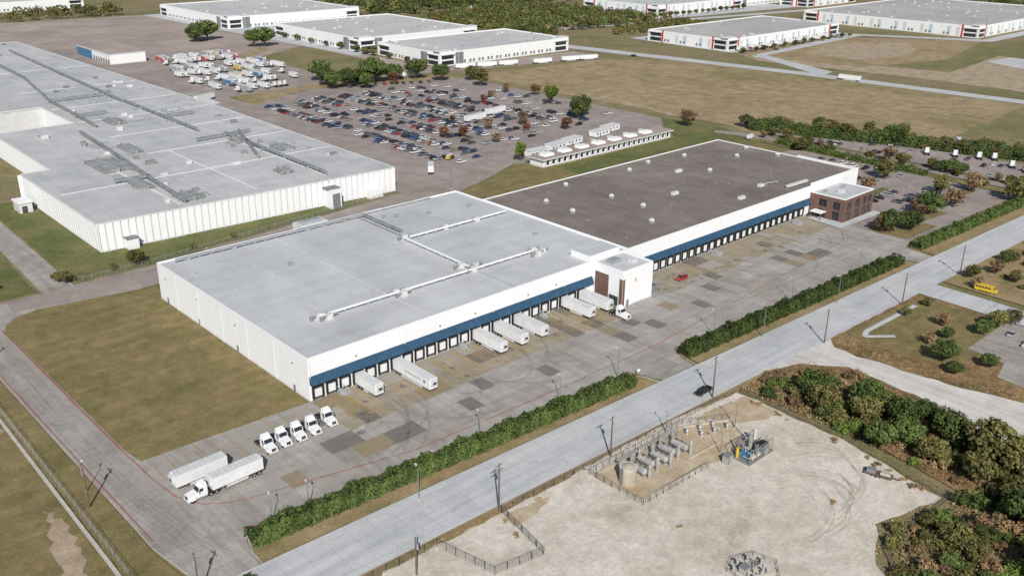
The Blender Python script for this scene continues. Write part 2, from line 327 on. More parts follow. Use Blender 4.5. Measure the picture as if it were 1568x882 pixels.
def hedge(name,path,w,h,seed,leafd=13,mat='hleaf',size=.42):
    rr=np.random.default_rng(seed); V=[];S=[];core=MB('c')
    for a,b in zip(path[:-1],path[1:]):
        a=np.array(a);b=np.array(b);L=np.linalg.norm(b-a);d=(b-a)/L;nn=np.array([-d[1],d[0]])
        n=int(L*(w+2*h)*leafd)
        t=rr.uniform(-.6,L+.6,n); ph=rr.uniform(-.15,math.pi+.15,n)
        def bul(t,k): return np.sin(t*1.3+k)*.5+np.sin(t*2.9+k*2.1)*.3+np.sin(t*.43+k*3.3)*.5+np.sin(t*6.1+k)*.2
        rad=1+.10*bul(t,seed)+.08*bul(t+ph*3,seed+1.7); rad*=rr.uniform(.82,1.06,n)
        c=np.cos(ph);s=np.sin(ph)
        yy=np.sign(c)*np.abs(c)**.6*w/2*rad; zz=np.sign(s)*np.abs(s)**.6*h*rad*(1+.12*np.sin(t*.7+seed))
        P=np.stack([a[0]+d[0]*t+nn[0]*yy,a[1]+d[1]*t+nn[1]*yy,np.abs(zz)],1)
        Nn=np.stack([nn[0]*c,nn[1]*c,s+.2],1)
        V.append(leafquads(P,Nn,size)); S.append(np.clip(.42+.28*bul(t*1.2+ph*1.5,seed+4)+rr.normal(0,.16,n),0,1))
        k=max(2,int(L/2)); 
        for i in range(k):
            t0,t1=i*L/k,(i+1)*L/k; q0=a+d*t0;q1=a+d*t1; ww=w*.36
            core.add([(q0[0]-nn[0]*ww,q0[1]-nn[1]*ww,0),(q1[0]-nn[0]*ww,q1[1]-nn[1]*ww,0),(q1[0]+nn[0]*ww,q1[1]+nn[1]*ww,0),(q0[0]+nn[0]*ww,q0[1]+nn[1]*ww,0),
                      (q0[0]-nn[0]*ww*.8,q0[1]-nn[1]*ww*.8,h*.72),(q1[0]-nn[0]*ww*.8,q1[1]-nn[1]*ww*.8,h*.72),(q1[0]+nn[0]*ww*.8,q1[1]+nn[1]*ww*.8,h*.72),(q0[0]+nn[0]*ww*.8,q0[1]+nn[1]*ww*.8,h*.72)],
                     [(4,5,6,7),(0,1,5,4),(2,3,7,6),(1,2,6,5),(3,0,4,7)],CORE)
    return place(name,foliage_mesh(name,np.vstack(V),np.concatenate(S),M[mat],core))
def weeds(name,poly,n,size,hh,mat='wleaf',seed=1):
    rr=random.Random(seed); pts=np.array(scatter(poly,n,rr)); P=np.column_stack([pts,NR.uniform(.03,hh,n)])
    Nn=NR.normal(0,.5,(n,3)); Nn[:,2]=.6
    return place(name,foliage_mesh(name,leafquads(P,Nn,size),NR.uniform(0,1,n),M[mat]))
def woods(name,poly,n,seed,mat='sleaf',r0=4.5,leaf=1.3,per=60):
    """distant wood: many rounded crowns in one mass"""
    rr=random.Random(seed); V=[];S=[]
    for (x,y) in scatter(poly,n,rr):
        r=r0*rr.uniform(.6,1.3); c=np.array([x,y,r*.9]); k=NR.normal(0,1,(per,3)); k/=np.linalg.norm(k,axis=1)[:,None]; k[:,2]=np.abs(k[:,2])*1.1-.25
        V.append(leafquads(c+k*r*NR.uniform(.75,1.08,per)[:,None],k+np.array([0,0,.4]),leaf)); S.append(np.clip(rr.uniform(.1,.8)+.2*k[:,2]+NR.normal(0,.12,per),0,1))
    return place(name,foliage_mesh(name,np.vstack(V),np.concatenate(S),M[mat]))

# ---------------------------------------------------------------- ground & paving
g=MB('ground'); g.poly([(-3000,-1500),(6000,-1500),(6000,7000),(-3000,7000)],0,'ground'); g.build()
def yN(x): return -49.8-.034*x
def yS(x): return -64.6-.030*x
sheet('tan_pavement',[(130,570),(262,520),(330,560),(330,880),(120,900),(-60,900),(-60,660),(126,660)],'tan')
sheet('truck_yard_pavement',[(128,118),(142,118),(176,130),(200,140),(206,152),(172,152),(172,385),(262,385),(270,520),(200,668),(127,668)],'asphalt')
sheet('parking_lot_pavement',[(170,152),(204,137),(312,137),(338,160),(338,343),(229,374),(168,350)],'lotasphalt')
sheet('lot_grass',[(172,350),(229,375),(338,344),(339,352),(260,392),(176,384)],'field')
sheet('grass_strip',[(200,560),(262,528),(300,560),(300,575),(262,545),(204,580)],'field',jit=1)
sheet('field',[(345,98),(352,120),(345,350),(480,335),(520,300),(545,180),(552,30),(405,20),(390,60),(372,100)],'field',jit=1.5,step=10)
sheet('bare_ground',[(350,150),(352,200),(362,240),(358,170)],'dirt',jit=3,step=6)
sheet('field',[(600,-60),(598,120),(575,250),(600,290),(640,120),(760,130),(760,-60)],'dirt',jit=1,step=12)
sheet('field',[(610,180),(590,280),(760,285),(850,180),(700,150)],'field',jit=1,step=12)
sheet('bare_ground',[(640,200),(650,250),(720,262),(780,220),(740,190),(690,185)],'dirt',jit=4,step=9)
sheet('road',[(262,395),(345,372),(480,345),(495,352),(495,385),(350,386),(345,500),(340,760),(318,880),(300,880),(325,700),(332,520),(330,400),(262,425)],'tan')
sheet('road',[(480,530),(500,530),(528,366),(556,190),(568,33),(570,-200),(556,-200),(554,33),(541,190),(511,366)],'road')
sheet('road',[(556,178),(556,190),(598,270),(800,290),(860,185),(1100,185),(1100,172),(850,172),(795,276),(606,262),(572,180)],'road')
sheet('road',[(495,530),(760,480),(1100,430),(1100,418),(760,466),(505,512)],'road')
sheet('industrial_pavement',[(335,480),(505,480),(505,880),(320,880)],'road')
sheet('industrial_pavement',[(595,290),(800,292),(805,400),(600,410)],'road')
sheet('industrial_pavement',[(745,490),(1000,470),(1000,640),(750,640)],'road')
sheet('industrial_pavement',[(690,-40),(752,-40),(760,120),(720,125),(690,60)],'road')
sheet('industrial_pavement',[(800,-60),(900,-60),(900,110),(800,120)],'tan')
sheet('service_road',[(-56,101),(12,103),(60,110),(130,117),(130,135),(71,128),(12,121),(-56,119)],'asphalt')
sheet('service_road',[(-27,119),(-17,119),(-15,207),(-10,420),(-22,420),(-25,175)],'drive')
sheet('grass',[(-16,122),(12,123),(71,130),(128,137),(126,139),(2,144.6),(2,232),(-14,232)],'greengrass',jit=.3)
sheet('grass',[(-50,122),(-28,122),(-26,180),(-24,400),(-90,400),(-90,122)],'greengrass',jit=.3)
sheet('grass',[(0,90),(60,90),(122,90),(140,90),(128,116),(60,109),(12,102),(0,102)],'greengrass')
sheet('grass',[(122,74),(330,74),(330,118),(205,122),(200,138),(176,128),(142,117),(130,115),(122,92)],'lawn')
sheet('grass',[(210,90),(330,84),(345,120),(338,158),(312,136),(306,123),(210,122)],'greengrass')
yard=[(-54,119),(-54.5,60),(-53.5,-30),(-52,-40),(-51,yN(-51)),(-40.5,yN(-40)),(-40,-45),(-39,-40),(-36,-37.5),(-30,-37.6),(72,-43.6),(74,-45),(75.5,-49),(77,yN(77)),(90,yN(90)),(91,-48),(92.5,-44.5),(95,-43.6),(213,-48),(215,-52),(216,yN(216)),(226,yN(226)),(227,-50),(228,-46),(236,-44),(236,0),(0,0),(0,102),(-40,110),(-40,119)]
sheet('yard_concrete_pavement',yard,'yard')
sheet('driveway_pavement',[(-54.2,118),(-54.7,60),(-53.7,-30),(-52.2,-40),(-51.2,yN(-51)),(-40.7,yN(-40)),(-40,-40),(-44,-20),(-44.5,5),(-45,99),(-39,108),(-38,118)],'drive')
sheet('dock_apron_pavement',[(0,-.2),(104.5,-.2),(104.5,-18),(60,-17.5),(0,-18.5)],'apron',jit=.4)
sheet('dock_apron_pavement',[(126,-.2),(235,-.2),(235,-14),(180,-15),(126,-16)],'apron',jit=.4)
sheet('parking_lot_pavement',[(236,-44),(330,-47),(333,62),(276,76),(275,0),(236,0)],'lotasphalt')
sheet('road',[(-260,yN(-260)),(700,yN(700)),(700,yS(700)),(-260,yS(-260))],'road')
sheet('road',[(188,yS(188)),(182,-68),(204,-69),(200,yS(200)),(199,-99),(202,-200),(190,-200),(187,-104)],'road')
sheet('front_lawn',[(0,0.3),(-43,2),(-44,9),(-45,96),(-43,101),(-39,105),(-32,107),(2.5,101.5),(2.5,90.2),(0,90.2)],'lawn')
sheet('verge',[(-40,yN(-40)+.3),(-39.5,-44),(-37,-38.5),(-30,-38.2),(70,-44.2),(73.5,-46),(74.5,yN(75)+.3)],'verge')
sheet('verge',[(92,yN(92)+.3),(93,-46),(96,-44.3),(211,-48.7),(213.5,-52),(214,yN(214)+.3)],'verge')
sheet('verge',[(228,yN(228)+.3),(230,-47),(330,-51),(700,-62),(700,yN(700)+.3)],'verge')
sheet('verge',[(-260,yS(-260)-.2),(100,yS(100)-.2),(100,-70),(5,-67.5),(-10,-67),(-260,-62)],'verge')
sheet('rough_grass',[(-61,119),(-54.8,119),(-55,60),(-54,-35),(-52,-48.5),(-61,-48)],'lawn',jit=.1)
sheet('rough_grass',[(-61.5,119),(-61,-48),(-260,-42),(-260,160)],'lawn',jit=.2)
sheet('bare_ground',[(-71,-30),(-68,-16),(-65,-2),(-63.5,-10),(-65,-22),(-67,-34)],'dirt',jit=1.0,step=1.5)
sheet('bare_ground',[(-66,30),(-64,44),(-62.5,36)],'dirt',jit=.8,step=1.5)
sheet('grass_island',[(238,-42),(262,-43),(262,-38),(240,-24),(236,-30)],'lawn')
sheet('grass_island',[(262,-36),(282,-38),(284,-30),(266,-27)],'lawn')
sheet('grass_island',[(262,-4),(296,-6),(298,-1),(264,-0.5)],'greengrass')
sheet('grass_island',[(300,-30),(326,-32),(326,-27),(302,-24)],'lawn')
sheet('grass_strip',[(331,-60),(338,-60),(338,100),(331,100)],'lawn')
sheet('service_road',[(340,-64),(348,-64),(346,40),(345,95),(336,118),(330,116),(337,92),(339,40)],'lotasphalt')
sheet('parking_lot_pavement',[(352,-60),(395,-60),(384,20),(366,84),(352,100)],'lotasphalt')
sheet('road',[(404,-60),(418,-60),(408,10),(396,50),(388,50),(396,10)],'lotasphalt')
sheet('rough_grass',[(101,yS(101)-.3),(187,yS(187)-.3),(186,-105),(188,-200),(90,-200),(84,-130),(90,-100)],'scrub',jit=.3)
sheet('grass',[(140,-70.5),(184,-72),(184,-104),(160,-104),(142,-100),(139,-80)],'lawn',jit=.2)
sheet('grass',[(204,yS(204)-.3),(400,-76.5),(400,-200),(206,-200),(203,-99)],'verge')
sheet('gravel_driveway',[(101,yS(101)-.05),(134,yS(134)-.05),(130,-73),(129,-80),(132,-105),(137,-125),(142,-190),(108,-190),(110,-132),(119,-105),(121,-82),(113,-72)],'gravel',jit=.5)
b=MB('sidewalk'); strip(b,[(143,-75),(147,-73.5),(177,-74.3)],1.6,LAY[0],'road'); strip(b,[(143,-75),(150,-81)],1.6,LAY[0]+.004,'road'); b.build(); LAY[0]+=.01
sheet('parking_lot_pavement',[(158,-99),(186,-99),(186,-160),(140,-160),(146,-112),(156,-110)],'drive')
sheet('parking_lot_pavement',[(215,-92),(330,-92),(330,-120),(212,-118)],'drive')
sheet('gravel_pad',[(-24,yS(-24)-2.2),(3,-67.5),(61,-67.5),(86,-70),(85,-100),(79,-127),(60,-122),(48,-128),(40,-140),(20,-190),(-80,-190),(-60,-100)],'pad',jit=.5)
sheet('pad_sand',[(29.5,-70),(61.5,-70.5),(72,-76),(66,-88),(50,-84.5),(29.5,-84)],'wash',jit=.5,step=2)
sheet('bare_ground',[(5,-69),(17,-70),(14,-72),(4,-73)],'wash',jit=.8,step=2)
sheet('bare_ground',[(66,-70.5),(85,-72),(84,-84),(74,-80)],'wash',jit=.8,step=2)

b=MB('road_kerb')
kerb(b,[(-40,yN(-40)),(-39.7,-44),(-38.5,-40),(-36,-38),(-30,-37.9),(70,-43.9),(73,-45),(74.6,-48),(75.5,yN(75.5))])
kerb(b,[(91,yN(91)),(92,-47),(93.5,-45),(96,-44),(211,-48.4),(213.5,-50.5),(214.5,yN(214))])
kerb(b,[(-40,yN(-40)),(75.5,yN(75.5))]); kerb(b,[(91,yN(91)),(214.5,yN(214.5))]); kerb(b,[(228,yN(228)),(600,yN(600))])
kerb(b,[(-260,yS(-260)),(101,yS(101))]); kerb(b,[(134,yS(134)),(182,yS(182))]); kerb(b,[(206,yS(206)),(600,yS(600))])
kerb(b,[(-260,yN(-260)),(-51,yN(-51)),(-52.3,-40),(-53.7,-30),(-54.7,60),(-54.5,100)])
kerb(b,[(0,0.3),(-43,2),(-44,9),(-45,96),(-43,101),(-39,105),(-32,107),(2.5,101.5)],.3,.14)
b.build()
def layers(n0=.004):
    LAY[0]+=n0; return LAY[0]
b=MB('concrete_repair_patch'); z=layers()
used=set()
for i in range(110):
    cx,cy=R.randint(-8,50),R.randint(-6,-1)
    if (cx,cy) in used: continue
    used.add((cx,cy)); x0,y0=cx*4.6,cy*6.2; w=R.choice([1,1,2])*4.6-.1
    if x0+w>225 or y0<-37 or x0<-40: continue
    if (cx+1,cy) in used: w=4.5
    else: used.add((cx+1,cy))
    b.box(x0+.05,y0+.05,z-.001,x0+w,y0+6.1,z,R.choice(['patchd','patchd','patchl','patchl','patchy']))
b.build()
b=MB('dock_lane_marking'); z=layers(.006)
PIT=4.05
for i in range(27):
    x=0.3+i*PIT
    if x<105: strip(b,[(x,-2.2),(x,-R.uniform(15,18))],.42 if i%2 else .3,z,'yel')
for i in range(27):
    x=126+i*PIT; strip(b,[(x,-2.2),(x,-R.uniform(13,16))],.22,z,'yel')
for i in range(12): strip(b,[(-42+i*3.6,1),(-42+i*3.6,-R.choice([9,12,15]))],.26,z,'yel')
for x in (9,27,38,49.5,62,82,88): 
    for k in range(8): strip(b,[(x-1.7,-3-k*1.6),(x+1.7,-4.5-k*1.6)],.32,z+.004,'yel')
b.build()
b=MB('fire_lane_marking'); z=layers(.01)
strip(b,[(-45.4,97),(-45,44),(-44.6,9),(-44,-8),(-43,-17),(-40,-23),(-35,-26.5),(-30,-28),(7,-36),(54,-37.5),(91,-37.5),(150,-33),(217,-27),(228,-20)],.24,z,'redp')
strip(b,[(-54,100),(-54.2,60),(-53,-28)],.26,z,'redp')
strip(b,[(-38.6,-36),(-33,-37.2),(70,-43.3),(73,-44.2),(76,-49)],.26,z,'redp')
strip(b,[(91,-49),(94,-43.8),(211,-47.6)],.26,z,'redp')
strip(b,[(-44.6,9),(-45.4,97)],.3,z+.004,'redp')
b.build()
b=MB('tyre_marks'); z=layers(.008); j=0
for i in range(26):
    x=R.uniform(0,225); 
    if 104<x<121: continue
    r=R.uniform(12,26); s=R.choice([-1,1]); y0=-R.uniform(6,14); pts=[]
    for k in range(9):
        a=k/8*math.radians(88); pts.append((x+s*(r-r*math.cos(a)),y0-r*math.sin(a)))
    pts=[p for p in pts if p[1]>-37]
    if len(pts)>1:
        strip(b,pts,.9,z+j*.0006,'stain'); j+=1
b.build(); LAY[0]+=.03
b=MB('oil_stain'); z=layers()
for i in range(50):
    x=.3+R.randint(0,55)*PIT+2; y=-R.uniform(5,16); r=R.uniform(.4,1.1)
    if 103<x<122: continue
    b.poly([(x+r*math.cos(t*.7)*R.uniform(.6,1.1),y+1.3*r*math.sin(t*.7)*R.uniform(.6,1.1)) for t in range(9)],z,'oil')
b.poly([(1+1.6*math.cos(t*.7)*R.uniform(.5,1.2),-21+1.2*math.sin(t*.7)*R.uniform(.5,1.2)) for t in range(9)],z,'oil')
b.build()
b=MB('parking_bay_marking'); z=layers()
rows=[178+i*17.6 for i in range(9)]
for x in rows:
    for y in range(155,340,3): strip(b,[(x-5.2,y),(x+5.2,y)],.12,z,'whp')
b.build()
b=MB('road_lane_marking'); z=layers()
for k in range(-20,60):
    x=k*11; ym=(yN(x)+yS(x))/2; strip(b,[(x,ym),(x+3.2,ym-.1)],.14,z,'whp')
b.build()
b=MB('pad_tyre_tracks'); z=layers(); j=0
for i in range(22):
    cx,cy=R.choice([(60,-106),(54,-108),(66,-104),(48,-104)]); cx+=R.uniform(-3,3); cy+=R.uniform(-3,3)
    r=R.uniform(10,19); a0=R.uniform(4.2,6.6); a1=a0+R.uniform(.7,1.6); n=16
    pts=[(cx+r*math.cos(a0+(a1-a0)*k/n),cy+.75*r*math.sin(a0+(a1-a0)*k/n)) for k in range(n+1)]
    pts=[p for p in pts if p[1]>-123 and p[0]<81 and p[1]<-89]
    if len(pts)<3 or max(math.hypot(p[0]-q[0],p[1]-q[1]) for p,q in zip(pts[:-1],pts[1:]))>6: continue
    m=R.choice(['track','track','trackl'])
    strip(b,pts,.4,z+j*.0006,m); strip(b,[(p[0]+.9,p[1]+1.2) for p in pts],.4,z+.0003+j*.0006,m); j+=1
b.build(); LAY[0]+=.03

# ---------------------------------------------------------------- main warehouse A
H=12.5
def parapet(b,pts,z0,z1,t,m):
    n=len(pts)
    for i in range(n):
        a,c=pts[i],pts[(i+1)%n]; b.seg((a[0],a[1],(z0+z1)/2),(c[0],c[1],(z0+z1)/2),t,z1-z0,m)
def docks(b,x0,n,zw=7.6):
    for i in range(n):
        x=x0+i*PIT
        b.box(x-1.25,-.06,1.15,x+1.25,-.003,3.9,'white2')
        for z in (1.8,2.45,3.1): b.box(x-1.25,-.075,z,x+1.25,-.062,z+.04,'grey')
        b.box(x-1.62,-.55,1.0,x-1.25,-.003,4.3,'black'); b.box(x+1.25,-.55,1.0,x+1.62,-.003,4.3,'black')
        b.box(x-1.25,-.6,3.9,x+1.25,-.003,4.45,'black')
        b.box(x-1.0,-.35,.75,x+1.0,-.003,1.14,'dark')
        b.box(x-1.5,-.3,.5,x-1.15,-.003,.98,'black'); b.box(x+1.15,-.3,.5,x+1.5,-.003,.98,'black')
def canopy(b,x0,x1):
    b.add([(x0,-.01,7.3),(x1,-.01,7.3),(x1,-1.1,5.15),(x0,-1.1,5.15),(x0,-.01,5.0),(x1,-.01,5.0),(x1,-1.1,4.95),(x0,-1.1,4.95)],
          [(0,3,2,1),(4,5,6,7),(3,7,6,2),(0,4,7,3),(1,2,6,5)],'blue')
    x=x0+.6
    while x<x1: b.seg((x,-.04,7.33),(x,-1.13,5.18),.07,.07,'blue'); x+=1.2
b=MB('warehouse')
XB=122
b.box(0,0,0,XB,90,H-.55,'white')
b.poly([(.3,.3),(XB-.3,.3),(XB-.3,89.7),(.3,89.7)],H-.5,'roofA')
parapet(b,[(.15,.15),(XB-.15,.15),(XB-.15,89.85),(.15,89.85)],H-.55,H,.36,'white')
for x in np.arange(0,XB,7.6): b.box(x-.03,-.03,7.7,x+.03,-.004,H-.1,'seam')
for y in np.arange(7.5,90,7.5): b.box(-.03,y-.04,.2,-.004,y+.04,H-.1,'seam')
for y in np.arange(15,90,15): b.box(-.14,y+2,.1,-.035,y+2.18,H-1,'seam')
for y in (7,38,62,84): b.box(-.08,y,.1,-.036,y+1,2.3,'dgrey'); b.box(-.3,y+.2,H-4,-.036,y+.6,H-3.7,'dgrey')
for x in (0.4,30,62,92): b.box(x,-.18,.1,x+.18,-.035,H-.8,'seam')
for x in (14,42,55,76,88): b.box(x,-.3,8.6,x+.5,-.035,8.9,'dgrey')
docks(b,2.35,25); canopy(b,.2,104.8)
b.box(0,-.05,0,105,-.004,.5,'kerb'); b.box(-.05,0,0,-.004,90,.45,'kerb')
def duct(b,pts,z,w,h,m,legs=True,lift=.6):
    for a,c in zip(pts[:-1],pts[1:]):
        b.seg((a[0],a[1],z+lift+h/2),(c[0],c[1],z+lift+h/2),w,h,m)
        if legs:
            L=math.hypot(c[0]-a[0],c[1]-a[1]); k=int(L/4)+1
            for i in range(k+1):
                t=i/k; x=a[0]+(c[0]-a[0])*t;y=a[1]+(c[1]-a[1])*t; b.box(x-.2,y-.2,z,x+.2,y+.2,z+lift,'grey')
ZR=H-.5
duct(b,[(16,19.5),(98,18.5)],ZR,.55,.5,'white2',True,.8); duct(b,[(72,58),(71,21)],ZR,.55,.5,'white2',True,.8); duct(b,[(74,56),(118,56)],ZR,.55,.5,'white2',True,.8)
duct(b,[(73.5,88),(73.2,60)],ZR,.25,.15,'grey',False); duct(b,[(72,20),(72,1)],ZR-.55,.2,.1,'grey',False); duct(b,[(40,88),(40,1)],ZR-.58,.25,.08,'offwhite',False)
duct(b,[(5,87),(76,87)],ZR,.9,.6,'grey'); duct(b,[(76,87),(75.5,63)],ZR,1.0,.7,'ductm'); duct(b,[(50,88.7),(108,88.7)],ZR,.4,.4,'offwhite')
for (x,y) in ((16,20),(18,18),(42,20),(43,17.5),(71,19),(73.5,21),(70,24),(97,19.5),(99,17),(96,16),(104,56),(90,56.8),(73,57.5)):
    b.box(x-.9,y-.7,ZR,x+.9,y+.7,ZR+1.6,'offwhite',.1,.1); b.cyl((x,y+1.6,ZR),(x,y+1.6,ZR+1.3),.3,'grey',8); b.seg((x-2.6,y,ZR+1.2),(x+2.6,y,ZR+1.2),.4,.4,'grey'); b.box(x-2.9,y-.5,ZR,x-2.3,y+.5,ZR+1.1,'ductm')
for (x,y) in ((52,86),(58,85.6),(66,85),(24,86),(8,86),(80,80),(84,78),(76,75),(95,73),(30,60),(108,30),(112,70)): b.box(x,y,ZR,x+1.6,y+1.1,ZR+1.1,'grey')
for i in range(34):
    x,y=R.uniform(4,118),R.uniform(4,84); b.cyl((x,y,ZR),(x,y,ZR+.5),.18,'grey',6)
b.box(52,90,0,63,96,12.9,'offwhite'); b.box(53,91,12.9,62,95,13.6,'grey',.6,1); b.box(68,90,0,77,94,11,'white')
b.box(46,90,0,50,95,10.5,'white'); b.box(80,90,0,88,93,11.6,'offwhite')
for x in (8.6,49.3,81.6):
    b.box(x-.9,-2.2,0,x+.9,-.004,1.2,'grey')
    for k in range(6): b.box(x-.9,-2.2-.3*(k+1),0,x+.9,-2.2-.3*k,1.2-.2*(k+1)+.01,'grey')
    for sx in (-.9,.9):
        b.seg((x+sx,-2.2,2.2),(x+sx,-.1,2.2),.08,.08,'offwhite'); b.seg((x+sx,-2.2,2.2),(x+sx,-4.2,1.0),.08,.08,'offwhite')
        b.seg((x+sx,-2.2,0),(x+sx,-2.2,2.2),.08,.08,'offwhite')
b.build()
# ---------------- entrance block between the two halves
b=MB('dock_office_block')
b.box(105,-13,0,119.5,-.01,12,'white'); b.poly([(105.3,-12.7),(119.2,-12.7),(119.2,-.3),(105.3,-.3)],12.02,'roofA')
parapet(b,[(105.15,-12.85),(119.35,-12.85),(119.35,-.1),(105.15,-.1)],12,12.5,.34,'white')
b.box(104,.4,12.0,118,9,14.0,'white'); b.poly([(104.2,.6),(117.8,.6),(117.8,8.8),(104.2,8.8)],14.02,'roofA')
b.box(104.9,-7,0,104.996,-1.3,9.6,'brick'); b.box(104.9,-12.9,0,104.99,-11.6,9.6,'brick'); b.box(104.86,-11.2,.3,104.99,-7.5,3.4,'dark')
b.box(105,-13.03,0,106,-13.003,9.6,'brick')
for x in (108.5,112,115.6): b.box(x,-13.05,3,x+.12,-13.004,11.8,'seam')
b.box(107,-13.06,.1,108.1,-13.004,2.4,'dgrey'); b.box(110.3,-13.05,7.6,111.6,-13.004,8.9,'offwhite'); b.box(110.6,-13.09,7.9,111.3,-13.055,8.6,'yellow')
b.box(108,-6,12.02,112,-3,13.2,'grey'); b.box(114,-9,12.02,116,-7,13,'offwhite')
b.add([(119.5,-12.5,4.8),(125,-12.5,3.7),(125,-5,3.7),(119.5,-5,4.8),(119.5,-12.5,4.6),(125,-12.5,3.5),(125,-5,3.5),(119.5,-5,4.6)],[(0,1,2,3),(7,6,5,4),(0,4,5,1),(1,5,6,2),(2,6,7,3)],'grey')
for y in (-12.2,-5.3): b.box(124.6,y-.1,0,124.8,y+.1,3.5,'dgrey')
b.box(119.6,-12,0,124,-6,2.6,'dgrey')
b.build()
# ---------------- warehouse B
b=MB('warehouse')
b.box(XB+.02,0.01,0,274.5,74,H-.5,'white')
b.poly([(XB+.35,.35),(274.2,.35),(274.2,73.7),(XB+.35,73.7)],H-.42,'roofB')
parapet(b,[(XB+.3,.16),(274.35,.16),(274.35,73.85),(XB+.3,73.85)],H-.5,H-.02,.3,'white')
b.box(XB-.1,.4,H-.5,XB+.25,74,H+.15,'white')
b.box(236,.02,H-.02,274.5,.4,H+1.0,'white'); b.box(274.2,.4,H-.02,274.5,30,H+.7,'white')
for x in np.arange(124,274,7.6): b.box(x-.03,-.02,7.7,x+.03,.006,H-.1,'seam')
docks(b,125,27); canopy(b,122.4,236)
b.box(122,-.04,0,236,.006,.5,'kerb')
ZB=H-.42
for (x,y) in ((197,64),(223,41),(213,67),(235,64),(253,48),(269,37),(160,66),(138,55),(137,40),(162,43),(162,27),(150,13),(269,54)):
    b.box(x-.7,y-.7,ZB,x+.7,y+.7,ZB+.9,'grey'); b.box(x-.8,y-.8,ZB+.9,x+.8,y+.8,ZB+1.8,'offwhite',.45,.45)
for (x,y) in ((200,9),(221,14),(213,50),(185,30)): b.box(x-1.7,y-.8,ZB,x+1.7,y+.8,ZB+1.1,'offwhite',.1,.1)
duct(b,[(226,5),(240,4.5)],ZB,1.4,.8,'offwhite'); duct(b,[(221,14),(230,12)],ZB,.6,.5,'grey')
for i in range(50):
    x,y=R.uniform(126,270),R.uniform(4,70); b.cyl((x,y,ZB),(x,y,ZB+.5),.15,'grey',6)
for x in (168,222):
    b.box(x-.9,-2.2,0,x+.9,-.004,1.2,'grey'); b.box(x-1.6,-5.5,.05,x+1.6,-2.2,1.4,'grey',0,.2)
b.build()
# ---------------- brick office
b=MB('brick_office_building')
x0,x1,y0,y1=236.2,260,-15.5,-.02
b.box(x0+.3,y0+.3,0,x1-.3,y1,9.3,'darkglass')
b.box(x0,y0,8.1,x1,y1,9.7,'brick'); b.box(x0,y0,4.1,x1,y1,5.0,'brick'); b.box(x0,y0,0,x1,y1,.7,'brick')
def pier(xa,ya,xb,yb): b.box(xa-.004,ya-.004,0,xb+.004,yb+.004,8.2,'brick')
for (xa,w) in ((x0,2.2),(x0+6.2,2.6),(x0+12.6,2.4),(x0+18.4,1.0),(x1-1.6,1.6)): pier(xa,y0-.02,xa+w,y0+.6)
for (ya,w) in ((y0,1.8),(y0+5,2.8),(y0+11.3,4.1)): pier(x0-.02,ya,x0+.6,ya+w); pier(x1-.6,ya,x1+.02,ya+w)
for x in np.arange(x0+1.2,x1,1.5): b.box(x-.04,y0+.24,.7,x+.04,y0+.296,8.1,'dgrey')
b.box(x0+.5,y0+.5,9.7,x1-.5,y1-.5,9.75,'roofA'); parapet(b,[(x0+.25,y0+.25),(x1-.25,y0+.25),(x1-.25,y1-.3),(x0+.25,y1-.3)],9.7,10.1,.5,'white2')
b.box(x0+8,y0+6,9.75,x0+10.4,y0+8,11,'offwhite'); b.box(x0+15,y0+9,9.75,x0+17,y0+10.6,10.9,'grey'); b.box(x0+4,y0+11,9.75,x0+5.6,y0+12.4,10.7,'grey')
b.box(x0-4,-8,3.1,x0-.03,-3,3.5,'white2'); b.box(x0-3.9,-7.9,0,x0-3.6,-7.6,3.1,'brick'); b.box(x0-3.9,-3.4,0,x0-3.6,-3.1,3.1,'brick')
b.build()
sheet('sidewalk',[(229,-19),(261,-20),(261,-16),(236,-15.8),(235.8,-1),(231,-3)],'road')

# ---------------------------------------------------------------- left ribbed warehouse
b=MB('ribbed_metal_warehouse'); HL=11
LP=[(1.5,145),(127.5,139),(130,318),(125,655),(-60,655),(-60,371),(54,371),(54,318),(15,318),(14,232),(2,232)]
n=len(LP)
b.add([(p[0],p[1],0) for p in LP]+[(p[0],p[1],HL) for p in LP],[(i,(i+1)%n,n+(i+1)%n,n+i) for i in range(n)],'offwhite')
b.poly(LP,HL-.02,'roofL')
for i in range(n):
    a,c=Vector(LP[i]),Vector(LP[(i+1)%n]); L=(c-a).length; d=(c-a)/L; nn=Vector((d.y,-d.x))
    b.seg((a.x+nn.x*.1,a.y+nn.y*.1,HL-.2),(c.x+nn.x*.1,c.y+nn.y*.1,HL-.2),.35,.75,'offwhite')
    if i in (0,10,9,8,6,1):
        t=.3
        while t<L-.6:
            p=a+d*t+nn*.14; q=p+d*2.1
            b.seg((p.x,p.y,HL/2),(q.x,q.y,HL/2),.3,HL-.7,'white'); t+=2.75
ZL=HL-.02
for x in (34,66,98): duct(b,[(x,148),(x,232)],ZL-.55,.35,.12,'white2',False)
for y in (190,232,275,318,360,420,500): duct(b,[(4 if y<230 else 56,y),(127,y)],ZL-.58,.4,.12,'white2',False)
def ductL(p,w=1.5,h=.9,m='ductm'): duct(b,p,ZL,w,h,m,True,1.1)
ductL([(36,148),(39,190),(43,232),(47,290)],1.4); ductL([(58,300),(62,381),(92,381)],1.2); ductL([(98,147),(100,242)],1.1); ductL([(93,258),(94,355)],1.1); ductL([(83,238),(112,240)],1.0)
ductL([(108,244),(90,191)],1.0); ductL([(62,381),(75,470),(78,540)],1.2); ductL([(93,355),(98,470),(104,600)],1.0)
ductL([(40,190),(26,192)],1.0); ductL([(58,330),(75,330)],1.0); ductL([(93,300),(110,300)],.9)
